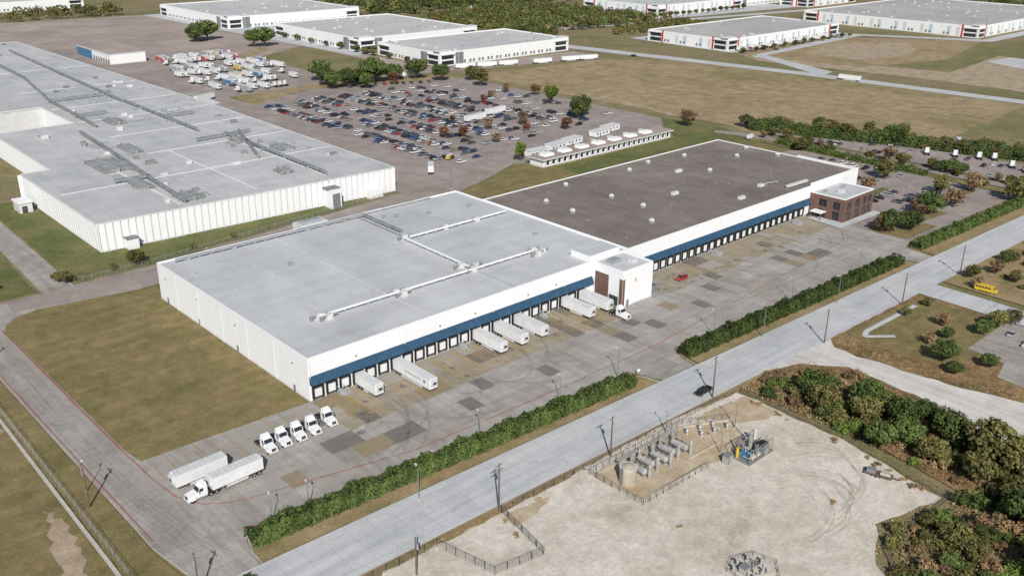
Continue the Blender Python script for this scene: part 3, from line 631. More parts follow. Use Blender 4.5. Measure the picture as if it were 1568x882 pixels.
for i in range(90):
    x,y=R.choice([30,40,46,62,78,90,98,106,116])+R.uniform(-2,2),R.uniform(150,430)
    if x<56 and y>300: continue
    b.box(x,y,ZL,x+R.uniform(1.5,4.5),y+R.uniform(1.2,2.2),ZL+R.uniform(.8,1.8),R.choice(['grey','ductm','offwhite','grey']))
def bank(x,y,n,dx=7):
    for k in range(n): b.box(x,y+k*3.0,ZL+.3,x+dx,y+k*3.0+.8,ZL+1.3,'ductm')
    b.box(x+dx/2-.4,y-1,ZL,x+dx/2+.4,y+n*3,ZL+1.7,'grey')
bank(28,210,8,13); bank(30,176,5,6); bank(50,236,6,6); bank(36,150,4,9); bank(104,196,4,8); bank(96,222,4,7); bank(84,160,3,6); bank(66,300,5,8)
for i in range(40):
    x,y=R.uniform(-20,118),R.uniform(400,640); b.box(x,y,ZL,x+R.uniform(1.5,4),y+2,ZL+1.2,R.choice(['grey','dgrey']))
b.box(92,134.5,0,97,140.3,8,'white2'); b.box(91.5,136,8,97.5,140.3,8.5,'dgrey'); b.box(112,136,0,119,139,4,'white2')
b.box(92.7,134.4,.2,96.3,134.49,6.5,'dgrey')
b.box(10,141,0,14,144.7,4.2,'white2'); b.box(9.6,140.7,4.2,14.2,144.7,4.5,'dgrey')
b.build()
b=MB('storage_shed'); b.box(-6,212,0,-1,220,4.2,'offwhite'); b.box(-6.4,211.6,4.2,-.6,220.4,4.6,'white2'); b.box(-5,211.9,0,-3,211.99,3,'dark'); b.build()
b=MB('louvred_plant_enclosure'); b.box(131,328,0,140,345,9,'dgrey')
for z in np.arange(.8,9,1): b.box(130.9,327.9,z,140.1,345.1,z+.25,'offwhite')
for y in (330,335,340): b.box(130.8,y,0,130.95,y+.3,9,'white2')
b.build()
b=MB('small_warehouse'); b.box(164,562,0,192,632,7.5,'white2'); b.box(163.7,561.7,7.5,192.3,632.3,8,'offwhite'); b.poly([(164,562.2),(191.8,562.2),(191.8,632),(164,632)],8.03,'tan'); b.box(163.8,600,0,163.99,632.2,6.8,'bluetank')
for i in range(7): b.box(163.85,564+i*5,.2,163.99,567+i*5,3.4,'dgrey')
b.build()

# ---------------------------------------------------------------- far warehouses
def farwh(x0,x1,y0,y1,h,style,roof):
    b=MB('distribution_warehouse')
    b.box(x0,y0,0,x1,y1,h,'white2'); b.poly([(x0+.5,y0+.5),(x1-.5,y0+.5),(x1-.5,y1-.5),(x0+.5,y1-.5)],h+.02,roof)
    parapet(b,[(x0+.3,y0+.3),(x1-.3,y0+.3),(x1-.3,y1-.3),(x0+.3,y1-.3)],h,h+.9,.6,'white2')
    pw=9.0
    def panel(face,t0,t1,z0,z1,m,out=.06):
        if face=='s': b.box(x0+t0,y0-out,z0,x0+t1,y0-.005,z1,m)
        else: b.box(x0-out,y0+t0,z0,x0-.005,y0+t1,z1,m)
    for face,L in (('s',x1-x0),('w',y1-y0)):
        k=int(L/pw)
        for i in range(k+1):
            t=i*L/k
            if t>.2: panel(face,t-.12,min(t+.12,L),0,h,'offwhite')
            if i<k and style=='red' and i%3!=1:
                panel(face,t+.3,t+3.6,1,h-1.2,'ltblue' if i%2 else 'offwhite',.05)
            if i<k and 1<i<k-2 and (style!='red' or i%2):
                panel(face,t+1.5,t+3.6,1.2,3.6,'dgrey'); panel(face,t+5.2,t+7.3,1.2,3.6,'dgrey')
        for (a,c) in ((2,14),(L-16,L-3)):
            panel(face,a,c,1,4.2,'darkglass',.08); panel(face,a,c,5.4,8.2,'darkglass',.08)
            panel(face,a-1,c+1,8.6,9.2,'offwhite',1.2)
        if style=='red':
            panel(face,15,16.4,0,h+1.4,'red',.5); panel(face,L-18.5,L-17,0,h+1.4,'red',.5)
        else:
            panel(face,16,24,0,h-.2,'dgrey',.05)
    for (a,c) in ((0,12),(x1-x0-12,x1-x0)): b.box(x0+a,y0+.1,h,x0+c,y0+8,h+2,'offwhite')
    for i in range(int((x1-x0)*(y1-y0)/700)):
        x,y=R.uniform(x0+5,x1-5),R.uniform(y0+5,y1-5); b.box(x,y,h,x+2.2,y+1.6,h+1.3,R.choice(['offwhite','grey']))
    b.build()
farwh(335,490,705,865,11,'grey','roofFar'); farwh(350,482,497,640,10.5,'grey','roofFar'); farwh(353,496,391,474,10,'grey','roofFar')
farwh(760,925,507,622,12,'red','roofFar'); farwh(600,788,298,388,9.5,'red','roofFarD'); farwh(865,1130,192,384,10.5,'red','roofFarD')
farwh(930,1150,520,700,11,'grey','roofFar'); farwh(120,300,1000,1100,10,'grey','roofFar')
farwh(820,880,30,100,8,'grey','roofFar'); farwh(1000,1120,460,500,9,'red','roofFar')

b=MB('low_guardhouse_building')
b.box(205,125,0,303,134,3.6,'white2'); b.box(203.8,123.6,3.6,304.2,135.2,4.1,'offwhite'); b.poly([(204.2,124),(303.8,124),(303.8,134.8),(204.2,134.8)],4.13,'tan')
for i in range(24): 
    x=207+i*4; b.box(x,124.93,.9,x+2.2,124.995,2.9,'darkglass'); b.box(x-1,123.9,0,x-.7,124.2,3.6,'white2')
b.box(212,134.01,0,303,139,3,'brick')
for i in range(7): 
    x=209+i*12.5; b.box(x,127.5,4.13,x+6.5,132,5.3,'white2',.4,.4); b.box(x+2,132,4.13,x+4,134,5.6,'offwhite')
b.build()
for (x,y,a) in ((219,144,0),(236,147,.1),(251,150,.1),(276,153,.1),(289,157,.1)):
    b=MB('portable_building'); b.box(-6,-2.6,.4,6,2.6,3.2,'white2'); b.box(-6.2,-2.8,3.2,6.2,2.8,3.5,'offwhite'); b.box(-3,-2.64,.5,-2,-2.604,2.6,'dgrey')
    for k in (-5.5,0,3): b.box(k,-2.65,1.5,k+1.1,-2.604,2.5,'darkglass')
    b.build((x,y,.05),a)

# ---------------------------------------------------------------- vehicles
def wheels(b,xs,w,r,wid=.25,m='tyre'):
    for x in xs:
        for s in (-1,1): 
            b.cyl((x,s*w/2,r),(x,s*(w/2-wid),r),r,m,12); b.cyl((x,s*(w/2+.01),r),(x,s*w/2,r),r*.55,'grey',8)
def carmesh(kind):
    b=MB(kind); pm=CARP[0]
    if kind=='sedan':
        L=4.7; body=[(-2.35,.35),(2.3,.35),(2.38,.6),(2.25,.82),(1.1,.95),(-1.55,.98),(-2.3,.92),(-2.4,.6)]
        cab=(-1.75,1.05,-1.15,.35,.95,1.42)
    elif kind=='suv':
        L=4.8; body=[(-2.35,.4),(2.3,.4),(2.4,.7),(2.25,1.0),(1.2,1.12),(-2.3,1.15),(-2.4,.7)]
        cab=(-2.3,1.15,-2.0,.45,1.1,1.75)
    else:
        L=5.6; body=[(-2.8,.45),(2.75,.45),(2.85,.8),(2.7,1.08),(1.4,1.18),(-2.8,1.18)]
        cab=(-.9,1.35,-.7,.7,1.15,1.85)
    b.extr(body,-.9,.9,pm)
    x0,x1,t0,t1,z0,z1=cab
    b.add([(x0,-.82,z0),(x1,-.82,z0),(x1,.82,z0),(x0,.82,z0),(t0,-.66,z1),(t1,-.66,z1),(t1,.66,z1),(t0,.66,z1)],[(0,1,5,4),(1,2,6,5),(2,3,7,6),(3,0,4,7)],'darkglass')
    b.box(t0-.03,-.68,z1-.02,t1+.03,.68,z1+.05,pm,.03,.05)
    if kind=='pickup': b.box(-2.65,-.72,1.181,-1.0,.72,1.19,'black'); 
    b.box(L/2-.08,-.8,.62,L/2+.03,-.5,.78,'offwhite'); b.box(L/2-.08,.5,.62,L/2+.03,.8,.78,'offwhite')
    b.box(-L/2-.04,-.8,.7,-L/2+.08,-.5,.85,'red'); b.box(-L/2-.04,.5,.7,-L/2+.08,.8,.85,'red')
    wheels(b,(-L*.31,L*.31),1.84,.34); return b.mesh()
CM=[carmesh('sedan'),carmesh('suv'),carmesh('pickup')]
def car(x,y,rz,col=None,kind=None,name='parked_car'):
    me=CM[kind] if kind is not None else R.choice([CM[0],CM[0],CM[1],CM[1],CM[2]])
    c=CARP[col] if col is not None else CARP[R.choices(range(11),[17,8,15,17,18,10,4,3,2,4,14])[0]]
    return place(name,me,(x,y,.14),rz,1,{0:c})
def trailermesh(L,name,logo=False):
    b=MB(name)
    b.box(0,-1.3,1.2,L,1.3,4.05,TRAIL); b.box(-.02,-1.32,1.08,L+.02,1.32,1.22,'dgrey'); b.box(.15,-1.33,3.98,L-.15,1.33,4.09,'offwhite')
    b.box(-.03,-.03,1.3,-.004,.03,3.95,'dgrey'); 
    for y in (-.8,-.35,.35,.8): b.box(-.05,y-.02,1.3,-.004,y+.02,3.9,'grey')
    for k in range(1,int(L/1.2)): 
        for s in (-1,1): b.box(k*1.2-.02,s*1.312,1.25,k*1.2+.02,s*1.301,3.95,'offwhite')
        b.box(k*1.2-.03,-1.2,4.09,k*1.2+.03,1.2,4.11,'grey')
    if logo:
        for s in (-1,1):
            b.cyl((L-2.2,s*1.301,2.8),(L-2.2,s*1.33,2.8),.55,'logo',14)
            for k in range(9): b.box(5.2+k*.8,s*1.33,2.6,5.75+k*.8,s*1.316,3.0,'logo')
    b.box(L+.005,-.95,2.3,L+.55,.95,3.9,'offwhite',.03,.08); b.box(L+.56,-.6,2.5,L+.57,.6,3.2,'dark')
    b.box(.6,-1.2,.75,3.4,1.2,1.08,'dark')
    for s in (-1,1):
        b.box(L-2.7,s*.95-.08,.1,L-2.5,s*.95+.08,1.1,'dgrey'); b.box(3.8,s*1.27-.02,.45,L-3.2,s*1.27+.02,1.1,'offwhite')
        for x in (1.1,2.4): b.cyl((x,s*1.25,.5),(x,s*.7,.5),.5,'tyre',14); b.cyl((x,s*1.26,.5),(x,s*1.2,.5),.26,'grey',8)
    return b.mesh()
TM={53:trailermesh(16.1,'t53'),40:trailermesh(12.2,'t40'),28:trailermesh(9.2,'t28'),54:trailermesh(16.1,'t54',True)}
def trailer(x,y,rz,L=53,name='semi_trailer',mats=None): return place(name,TM[L],(x,y,.14),rz,1,mats)
def tractormesh():
    b=MB('tractor')
    b.box(-3.4,-.45,.75,3.2,.45,1.05,'dark')
    b.extr([(1.0,.6),(3.3,.6),(3.45,.95),(3.3,1.65),(1.2,2.05),(1.0,2.05)],-.95,.95,TRW)
    b.box(3.2,-1.2,.45,3.55,1.2,.8,'offwhite'); b.box(3.36,-.55,.9,3.47,.55,1.6,'dark')
    b.box(-.9,-1.2,.9,1.15,1.2,2.1,TRW)
    b.extr([(-.9,2.1),(1.15,2.1),(.75,2.95),(-.9,3.0)],-1.15,1.15,TRW)
    b.add([(1.19,-1.05,2.06),(1.19,1.05,2.06),(.79,1.0,2.9),(.79,-1.0,2.9)],[(0,1,2,3)],'darkglass')
    for s in (-1,1):
        b.add([(.0,s*1.17,2.05),(1.0,s*1.17,2.05),(.68,s*1.165,2.85),(.0,s*1.165,2.85)],[(0,1,2,3)],'darkglass')
        b.box(.9,s*1.35-.1,1.9,1.0,s*1.35+.1,2.7,'dark'); b.cyl((-.8,s*1.0,.75),(.8,s*1.0,.75),.3,'grey',10)
        b.box(1.7,.95,.7,2.9,1.32,1.25,TRW,.15,.03) if s>0 else b.box(1.7,-1.32,.7,2.9,-.95,1.25,TRW,.15,.03)
        b.cyl((2.35,s*1.2,.5),(2.35,s*.9,.5),.5,'tyre',14)
        for x in (-1.6,-2.9): b.cyl((x,s*1.22,.5),(x,s*.65,.5),.5,'tyre',14); b.cyl((x,s*1.235,.5),(x,s*1.2,.5),.24,'grey',8)
        b.box(-3.6,s*.95-.3,.35,-3.57,s*.95+.3,1.0,'black'); b.cyl((-1.05,s*.95,1),(-1.05,s*.95,3.4),.09,'grey',8)
    b.extr([(-.9,3.0),(.55,2.95),(.1,3.5),(-.9,3.75)],-1.0,1.0,TRW); b.box(-2.7,-.5,1.05,-1.7,.5,1.2,'black'); b.box(-3.5,-1.2,.95,-1.0,-.6,1.1,'black'); b.box(-3.5,.6,.95,-1.0,1.2,1.1,'black'); return b.mesh()
TRM=tractormesh()
def tractor(x,y,rz,name='semi_tractor'): return place(name,TRM,(x,y,.14),rz)
for i,L in ((3,28),(6,54),(13,40),(15,40),(17,40),(22,40),(24,40)):
    x=2.35+i*PIT
    if x<104: trailer(x,-.7,-math.pi/2,L)
tractor(2.35+24*PIT,-17.2,-math.pi/2)
for k,x in enumerate((-19,-15,-11,-7,-2)): tractor(x,-12+.2*R.uniform(-1,1)+(.9 if k==4 else 0),-math.pi/2+R.uniform(-.03,.03))
trailer(-30,-13.5,math.pi+.03,40); trailer(-24.5,-19.5,math.pi+.03,40); tractor(-38.8,-20.0,math.pi+.03)
car(138.5,-10.5,math.pi*.97,7,1); car(79,-64,.02+math.pi,4,2,'pickup_truck')
for x in rows:
    for side in (-1,1):
        for y in range(156,342,3):
            if y>350+(x-229)*-.3 or (x<200 and y>338): continue
            dens=.6 if (x<262 and y>190) else (.42 if y>200 and x<300 else (.3 if x<255 else .14))
            if y<172 and x>210: continue
            if R.random()<dens: car(x+side*2.7,y+1.5+R.uniform(-.2,.2),(0 if R.random()<.7 else math.pi)+R.uniform(-.03,.03))
for i in range(10): car(252+i*6,364-i*2.1+R.uniform(-1,1),1.2)
for yy,x0,x1,den in ((560,196,262,.55),(540,196,262,.5),(506,180,262,.55),(482,176,258,.5),(452,176,250,.5),(428,180,250,.4),(404,186,240,.3)):
    x=x0
    while x<x1:
        if R.random()<den:
            r=R.random(); m=None
            if r<.07: m={0:M['yellow'] if R.random()<.5 else M['red']}
            elif r<.17: m={0:M['bluetank']}
            elif r<.3: m={0:M['grey']}
            trailer(x,yy+R.uniform(-2,2),-math.pi/2+R.uniform(-.1,.1),R.choice([53,40,28]),mats=m)
        elif R.random()<.4: tractor(x,yy-6,math.pi/2)
        x+=3.9
for (x,y,a,L) in ((136,300,1.57,53),(133,152,1.57,40),(134.5,176,1.55,40),(139,176,1.57,28),(134,194,1.57,40),(156,150,.9,28),(240,225,.1,53),(262,232,.1,53),(262,380,-.1,53),(300,372,-.2,53),(356,376,-.3,53),(374,371,-.3,53),(392,366,-.3,53),(420,356,-.3,53),(446,350,-.3,53),(462,345,-.3,53),(545,160,-1.45,53),(395,4,.6,53),(148,380,.4,53),(640,700,.2,53)):
    trailer(x,y,a,L)
for (x,y) in ((385,-8),(389,-14),(380,-26),(376,-34),(380,2),(374,14)): tractor(x,y,.5)
for (x,y,a) in ((178,165,.5),(330,93,.2)): place('yellow_box_truck' if x<200 else 'box_truck',TM[28],(x,y,.14),a,.62,{0:M['yellow']} if x<200 else None)
for i in range(11): car(280+R.uniform(-1,1)+i*4.2,R.choice([-17,-19]),1.57)
for i in range(11): car(284,6+i*4.4+R.uniform(0,1),0)
for i in range(11): car(302+R.uniform(-.5,.5),4+i*4.6,0)
for i in range(8): car(322+R.uniform(-.5,.5),2+i*6,0)
for i in range(10): car(264+i*3.2,-8.5,1.57) if R.random()<.7 else None
for i in range(30): car(R.choice([356,372,378])+R.uniform(-1,1),R.uniform(-50,60),R.uniform(0,.2))
for i in range(26): car(R.choice([700,712,728,742]),R.uniform(-30,110),R.choice([0,1.57]))
for i in range(26): car(R.uniform(802,818),R.uniform(-50,110),0)
for i in range(30): car(604+i*6,R.choice([294,286])-.5,1.57) if R.random()<.5 else None
for i in range(26): car(345+R.uniform(-3,3)+i*5.8,R.choice([490,486]),1.57)
for x,y in ((512,330),(556,150),(566,-40),(590,262),(300,-68),(340,-66),(450,-70),(700,280),(640,274)): car(x,y,-1.3 if x>500 else 0,name='car')
for i in range(6): car(166+R.uniform(0,12),-104-i*6,0,None)
for i in range(12): car(220+i*7,-96,1.57)
for i in range(8): trailer(610+i*20,285,.03+math.pi*.5,28)
b=MB('yellow_minibus'); b.box(-3,-1.05,.6,3,1.05,2.5,'yellow',.05,.1); b.box(3,-.95,.6,4,.95,1.5,'yellow',.1,.1); wheels(b,(-2,2.8),2.0,.42); b.box(3.0,-.9,1.5,3.03,.9,2.3,'darkglass')
for k in range(5): b.box(-2.7+k,-1.055,1.6,-1.95+k,1.055,2.1,'darkglass')
b.build((206,-84,.14),-1.5)

# ---------------------------------------------------------------- hedges & trees
hedge('hedge',[(-38.3,-41.2),(20,-44.8),(69,-47.3)],5.4,3.1,3,15)
hedge('hedge',[(93,-46.8),(150,-49.3),(210,-51.6)],5.4,3.2,11,15)
hedge('hedge',[(230,-49.5),(330,-54)],4.8,3.2,17)
hedge('hedge',[(335,-54),(520,-62)],4.5,3.0,19,8)
hedge('hedge',[(336,78),(333,35),(333,-5)],4.5,3,23)
hedge('treeline',[(355,108),(362,86),(372,57),(385,26),(401,-24),(408,-60)],9,6,29,6,'sleaf',.6)
hedge('hedge',[(-52,-52),(-44,-51.8)],4,1.6,31)
for (k,x,y,s) in (('oak',249,397,1.5),('oak',251,364,1.3),('oak',262,368,1.2),('oak',272,364,1.5),('oak',290,365,1.25),('red',281,352,1.2),('oak',307,361,1.3),('oak',316,343,1.2),('olive',324,309,1.1),
  ('bright',317,232,1.0),('oak',307,196,1.25),('oak',298,190,1.1),('bright',205,141,.85),('red',273,175,.9),('red',215,197,.8),('red',208,205,.7),('brown',239,204,.8),('brown',262,200,.8),('brown',332,135,1.),('red',286,262,.7),('brown',300,270,.7),('red',236,232,.6),('oak',244,380,1.1),('oak',258,352,1),('brown',222,178,.6),('red',252,186,.6),('oak',240,366,1.1),('oak',280,372,1.2),('olive',334,330,1),('brown',322,280,.8),('brown',330,260,.8),
  ('oak',284,645,1.7),('oak',304,576,1.7),('oak',276,650,1.5),('oak',296,580,1.5),('oak',270,640,1.3),('brown',237,-32,.8),('oak',240,-34,1.0),('oak',248,-38,.8),('brown',270,-31,.9),('oak',274,-34,1.0),('olive',312,5,1),('brown',322,-32,1.0),('olive',321,-50,1.1),('olive',306,-24,.9),('brown',292,-36,.9),('brown',286,0,.8),
  ('olive',330,60,.9),('brown',345,20,.9),('olive',400,40,1)):
    tree(k,x,y,s*1.35)
for (k,x,y,s) in (('olive',-20,126,.6),('olive',6,124.5,.75),('bright',8,126,.6),('olive',-2,125,.4),('olive',-18,123,.6),('bright',-44,128,.5),('olive',-38,132,.5),('olive',28,127,.35),('olive',45,129,.35)): tree(k,x,y,s)
for (k,x,y,s) in (('olive',178,-99,.9),('oak',171,-98,.75),('oak',144,-98,.8),('brown',168,-87,.8),('oak',139,-103,.5),('olive',184,-101,.8),('olive',167,-76,.45),('olive',179,-77,.5),('oak',160,-92,.5),('brown',152,-90,.6),('oak',150,-108,.6),('olive',215,-76,.7),('brown',225,-80,.8),('oak',240,-78,.7),('olive',222,-88,.7),('brown',236,-90,.7),('oak',252,-84,.7),('olive',265,-80,.8),('oak',210,-104,.7),('brown',218,-108,.7),('oak',280,-90,.8),('olive',300,-84,.8)):
    tree(k,x,y,s)
for i in range(44): tree(R.choice(['oak','olive','olive','brown','tshrub']),360+R.uniform(-6,8)+i*1.05,112-i*3.5+R.uniform(-3,3),R.uniform(.8,1.25))
for i in range(36): tree(R.choice(['oak','olive','oshrub','brown']),R.uniform(335,349),R.uniform(-60,90),R.uniform(.5,.95))
for i in range(24): tree(R.choice(['tshrub','oshrub','dshrub','brown']),R.uniform(206,300),R.uniform(-92,-76),R.uniform(.4,.8))
for i in range(14): tree('olive',345+i*11+R.uniform(-2,2),483+R.uniform(-2,2),.9)
for i in range(12): tree('olive',600+i*16,280+R.uniform(-2,2),.7)
for i in range(10): tree('olive',346,400+i*24,.8)
for i in range(14): tree('olive',760+i*12,498,.9)
for i in range(16): tree(R.choice(['oak','olive']),520+i*2+R.uniform(-4,4),520-i*4,1.2)
W1=[(520,530),(610,480),(745,470),(745,650),(640,690),(530,650)]
woods('distant_woods',W1,420,41,'oleaf'); woods('distant_woods',W1,380,42,'sleaf'); woods('distant_woods',W1,160,43,'tleaf',3.5)
woods('distant_woods',[(505,700),(640,690),(1200,720),(1300,900),(500,1010)],900,44,'sleaf',6,2,40)
woods('distant_woods',[(505,700),(640,690),(1200,720),(1300,900),(500,1010)],400,48,'oleaf',6,2,40)
woods('distant_woods',[(600,430),(745,415),(745,460),(640,470)],110,45,'oleaf',3)
woods('distant_woods',[(-60,905),(300,890),(320,960),(-60,970)],160,46,'oleaf',5,1.8,40)
woods('distant_woods',[(1130,180),(1250,170),(1300,400),(1150,420)],160,47,'sleaf',5,1.8,40)
# south-east thicket
z1=[(88,-74),(97,-73),(104,-80),(117,-88),(115,-104),(108,-125),(104,-140),(92,-140),(86,-125),(88,-100)]
for (x,y) in scatter(z1,125): tree(R.choice(['shrub','oshrub','shrub','bshrub','dshrub','tshrub','tshrub']),x,y,R.uniform(.55,1.3))
for (x,y,s) in ((93,-90,1.1),(98,-84,.95),(88,-108,.95),(91,-119,1.05),(100,-128,1.5),(103,-96,.9),(96,-100,1.2),(102,-118,1.0),(94,-112,.9),(107,-110,.8),(97,-136,1.2),(90,-130,1.1),(99,-108,1.0),(105,-134,1.1)): tree('olive' if s>1.0 else 'oak',x,y,s)
z2=[(82,-129),(104,-138),(100,-170),(30,-172),(40,-142),(48,-131),(62,-124),(76,-130)]
for (x,y) in scatter(z2,310): tree(R.choice(['shrub','oshrub','bshrub','shrub','tshrub','oshrub','tshrub']),x,y,R.uniform(.45,1.15))
for (x,y) in scatter([(78,-132),(102,-138),(96,-166),(54,-160),(56,-136)],24): tree(R.choice(['oak','olive','olive','brown']),x,y,R.uniform(.6,1.05))
for (x,y) in scatter([(90,-70.5),(106,-71),(119,-90),(112,-84),(104,-74)],26): tree(R.choice(['dshrub','tshrub']),x,y,R.uniform(.5,1.0))
for (x,y) in scatter([(86,-71),(80,-128),(76,-128),(82,-100),(83,-74)],16): tree('dshrub',x,y,R.uniform(.4,.8))
weeds('dry_weeds',z1,6000,.45,.7); weeds('dry_weeds',z2,8000,.45,.8,seed=2)
weeds('dry_weeds',[(101,-68),(88,-69),(88,-90),(104,-84),(118,-74)],2600,.4,.5,seed=3)
weeds('dry_weeds',[(138,-70),(131,-72),(130,-80),(133,-105),(138,-125),(143,-125),(138,-100)],2500,.3,.4,seed=4)
weeds('dry_weeds',[(-12,-65.5),(100,-69.5),(100,-70.5),(60,-69),(4,-68),(-12,-67)],1500,.35,.4,seed=5)
weeds('dry_weeds',[(-9,-82),(-30,-75),(-40,-90),(-10,-95)],260,.3,.3,seed=6)
weeds('dry_weeds',[(45,-127),(80,-127),(76,-122),(50,-120)],500,.3,.3,seed=9)
weeds('green_weeds',[(-62,100),(-60,100),(-59,-46),(-62,-46)],1600,.3,.3,'oleaf',seed=7)
for (x,y) in ((3.5,-70),(29,-95),(2,-75),(14,-69),(60,-112)): tree('dshrub',x,y,.6)

# ---------------------------------------------------------------- poles, fences
def upole(x,y,h,arms=1,name='utility_pole',rz=0):
    b=MB(name); b.cyl((0,0,0),(0,0,h),.22,'wood',8,.13)
    for k in range(arms):
        z=h-.5-k*1.1; b.seg((-1.2,.14,z),(1.2,.14,z),.12,.14,'wood')
        for s in (-1.1,-.5,.5,1.1): b.cyl((s,.14,z+.07),(s,.14,z+.3),.05,'offwhite',6)
    b.cyl((.4,0,h-3),(.4,0,h-1.9),.26,'grey',10)
    b.build((x,y,0),rz)
def lamp(x,y,h,name='street_lamp',rz=0,n=1):
    b=MB(name); b.cyl((0,0,0),(0,0,.6),.28,'kerb',8); b.cyl((0,0,.5),(0,0,h),.12,'dgrey',8,.08)
    for k in range(n):
        a=2*math.pi*k/n; c,s=math.cos(a),math.sin(a)
        b.seg((0,0,h-.1),(c*1.5,s*1.5,h+.1),.08,.08,'dgrey'); b.seg((c*1.2,s*1.2,h+.08),(c*2,s*2,h+.14),.35,.14,'offwhite')
    b.build((x,y,0),rz)
for x,y,h,a in ((5,-66.5,12,2),(38,-68.2,11,1),(79,-66.9,12,1),(130,-69.3,11,1),(175,-70.8,11,1),(215,-72,11,1),(-58,-8,11,1),(-53,-49,10,1),(-57,74,11,1),(-58,150,11,1),(-20,-71,9,0)): upole(x,y,h,a,rz=.1 if x>-40 else 1.57)
for x,y,h in ((69,-43,8),(22,-40.6,6),(-24,-39,6),(-32,-37.8,6),(48,-41.9,7),(110,-44.5,8),(150,-46,8),(190,-47.5,8),(-56.5,-2,7),(-5,-52,8),(120,-55,10),(160,-56.5,9),(56,-70,6),(70,-80,7),(58,-84.5,6)): lamp(x,y,h,rz=1.2)
for x,y in ((204,236),(240,200),(280,240),(240,300),(200,300),(290,300),(310,180)): lamp(x,y,10,'parking_lot_lamp',n=2)
for x,y in ((62,103),(20,101),(148,125),(168,160),(300,20),(276,-22)): lamp(x,y,9)
b=MB('power_line')
for (x0,y0),(x1,y1) in zip([(-58,150),(-57,74),(-58,-8)],[(-57,74),(-58,-8),(-53,-49)]):
    for s in (-1.1,0,1.1):
        prev=None
        for k in range(9):
            t=k/8; p=(x0+(x1-x0)*t+s,y0+(y1-y0)*t,10.6-4*t*(1-t)*1.2)
            if prev: b.seg(prev,p,.025,.025,'dark')
            prev=p
b.build()
def fence(path,h,sp,name='chain_link_fence',m='grey',pick=None):
    b=MB(name)
    for a,c in zip(path[:-1],path[1:]):
        L=math.hypot(c[0]-a[0],c[1]-a[1]); k=max(1,round(L/sp))
        for i in range(k+1):
            t=i/k; x=a[0]+(c[0]-a[0])*t; y=a[1]+(c[1]-a[1])*t; b.box(x-.04,y-.04,0,x+.04,y+.04,h+.1,m)
        for z in (.15,h): b.seg((a[0],a[1],z),(c[0],c[1],z),.04,.04,m)
        k=int(L/(pick or .5))
        for i in range(k):
            t=i/k; x=a[0]+(c[0]-a[0])*t; y=a[1]+(c[1]-a[1])*t; b.box(x-.015,y-.015,.1,x+.015,y+.015,h,m)
    b.build()
fence([(5,-67.3),(2,-83),(-9,-81)],2.3,2.5,'steel_fence','dark',.35); fence([(-9,-81),(-12,-67)],2.3,2.5,'steel_fence','dark',.35)
fence([(-12,-67),(-60,-65.5)],2.2,3,'steel_fence','dark',.4); fence([(5,-67.3),(60,-68.4),(87,-70)],1.7,3,'steel_fence','dark',.5)
fence([(87,-70),(85,-100),(80,-128),(54,-126.5),(30,-150)],1.7,3,'steel_fence','dark',.6)
fence([(-60,400),(-60,51),(-60.5,-36),(-61,-48)],2,3); fence([(-260,-47),(-61,-48),(-44,-52.5)],2,3)
fence([(128,136.5),(60,129),(10,122.5),(-16,122)],1.8,3)
ring=[(24,-116),(24.5,-110),(28,-108.6),(32.5,-110.5),(33.5,-115),(30,-118),(24,-116)]
fence(ring,1.3,2,'steel_fence','dark',.8)
b=MB('concrete_ditch'); strip(b,[(-61.3,160),(-61.3,51),(-62,-46)],.8,LAY[0],'kerb'); b.build()

# ---------------------------------------------------------------- well pad equipment
b=MB('containment_wall')
for a,c in (((30,-71),(61,-71.5)),((61,-71.5),(72,-77)),((72,-77),(66,-88)),((30,-84),(30,-71)),((30,-84),(50,-85)),((50,-85),(50,-81)),((50,-81),(62,-81.5))):
    b.seg((a[0],a[1],.4),(c[0],c[1],.4),.25,.8,'tank')
b.build()
fence([(29,-70),(62,-70.4),(73,-76.5)],2,2.2,'steel_fence','dark',.6); fence([(29,-70),(29,-85.5),(51,-86)],2,2.2,'steel_fence','dark',.6)
b=MB('storage_tank'); b.cyl((33.2,-77.5,0),(33.2,-77.5,4.3),1.9,'tank',28); b.cyl((33.2,-77.5,4.3),(33.2,-77.5,4.8),1.9,'tank',28,.3)
b.cyl((33.2,-77.5,4.25),(33.2,-77.5,4.35),2.0,'offwhite',28); b.seg((31.2,-77.5,0),(31.2,-77.5,4.6),.5,.1,'dgrey'); b.build()
for i,x in enumerate((37.6,41.3,45.0,48.7,52.4)):
    b=MB('separator_unit'); y=-76.6+(.5 if i%2 else -.3)
    b.box(x-1.1,y-3.2,.05,x+1.3,y+3.2,.3,'dgrey')
    b.cyl((x-.1,y-2.0,1.7),(x-.1,y+2.0,1.7),.85,'vessel',18); b.cyl((x-.1,y+2.0,1.7),(x-.1,y+2.45,1.7),.85,'vessel',18,.35); b.cyl((x-.1,y-2.0,1.7),(x-.1,y-2.45,1.7),.85,'vessel',18,.35)
    for s in (-1.5,1.4): b.box(x-.7,y+s-.12,.3,x+.5,y+s+.12,1.1,'dgrey')
    b.cyl((x+.2,y-3.0,.3),(x+.2,y-3.0,3.6),.45,'vessel',14); b.cyl((x+.2,y-3.0,3.6),(x+.2,y-3.0,3.95),.45,'vessel',14,.12); b.cyl((x+.9,y+2.9,.3),(x+.9,y+2.9,3.2),.35,'vessel',12)
    b.seg((x+.9,y+2.9,3.3),(x+.9,y-2.6,3.3),.12,.12,'grey'); b.cyl((x-.1,y-.5,2.5),(x-.1,y-.5,3.3),.1,'dark',8); b.cyl((x-.1,y+1,2.5),(x-.1,y+1,2.9),.22,'dark',8)
    b.build()
b=MB('pipe_rack')
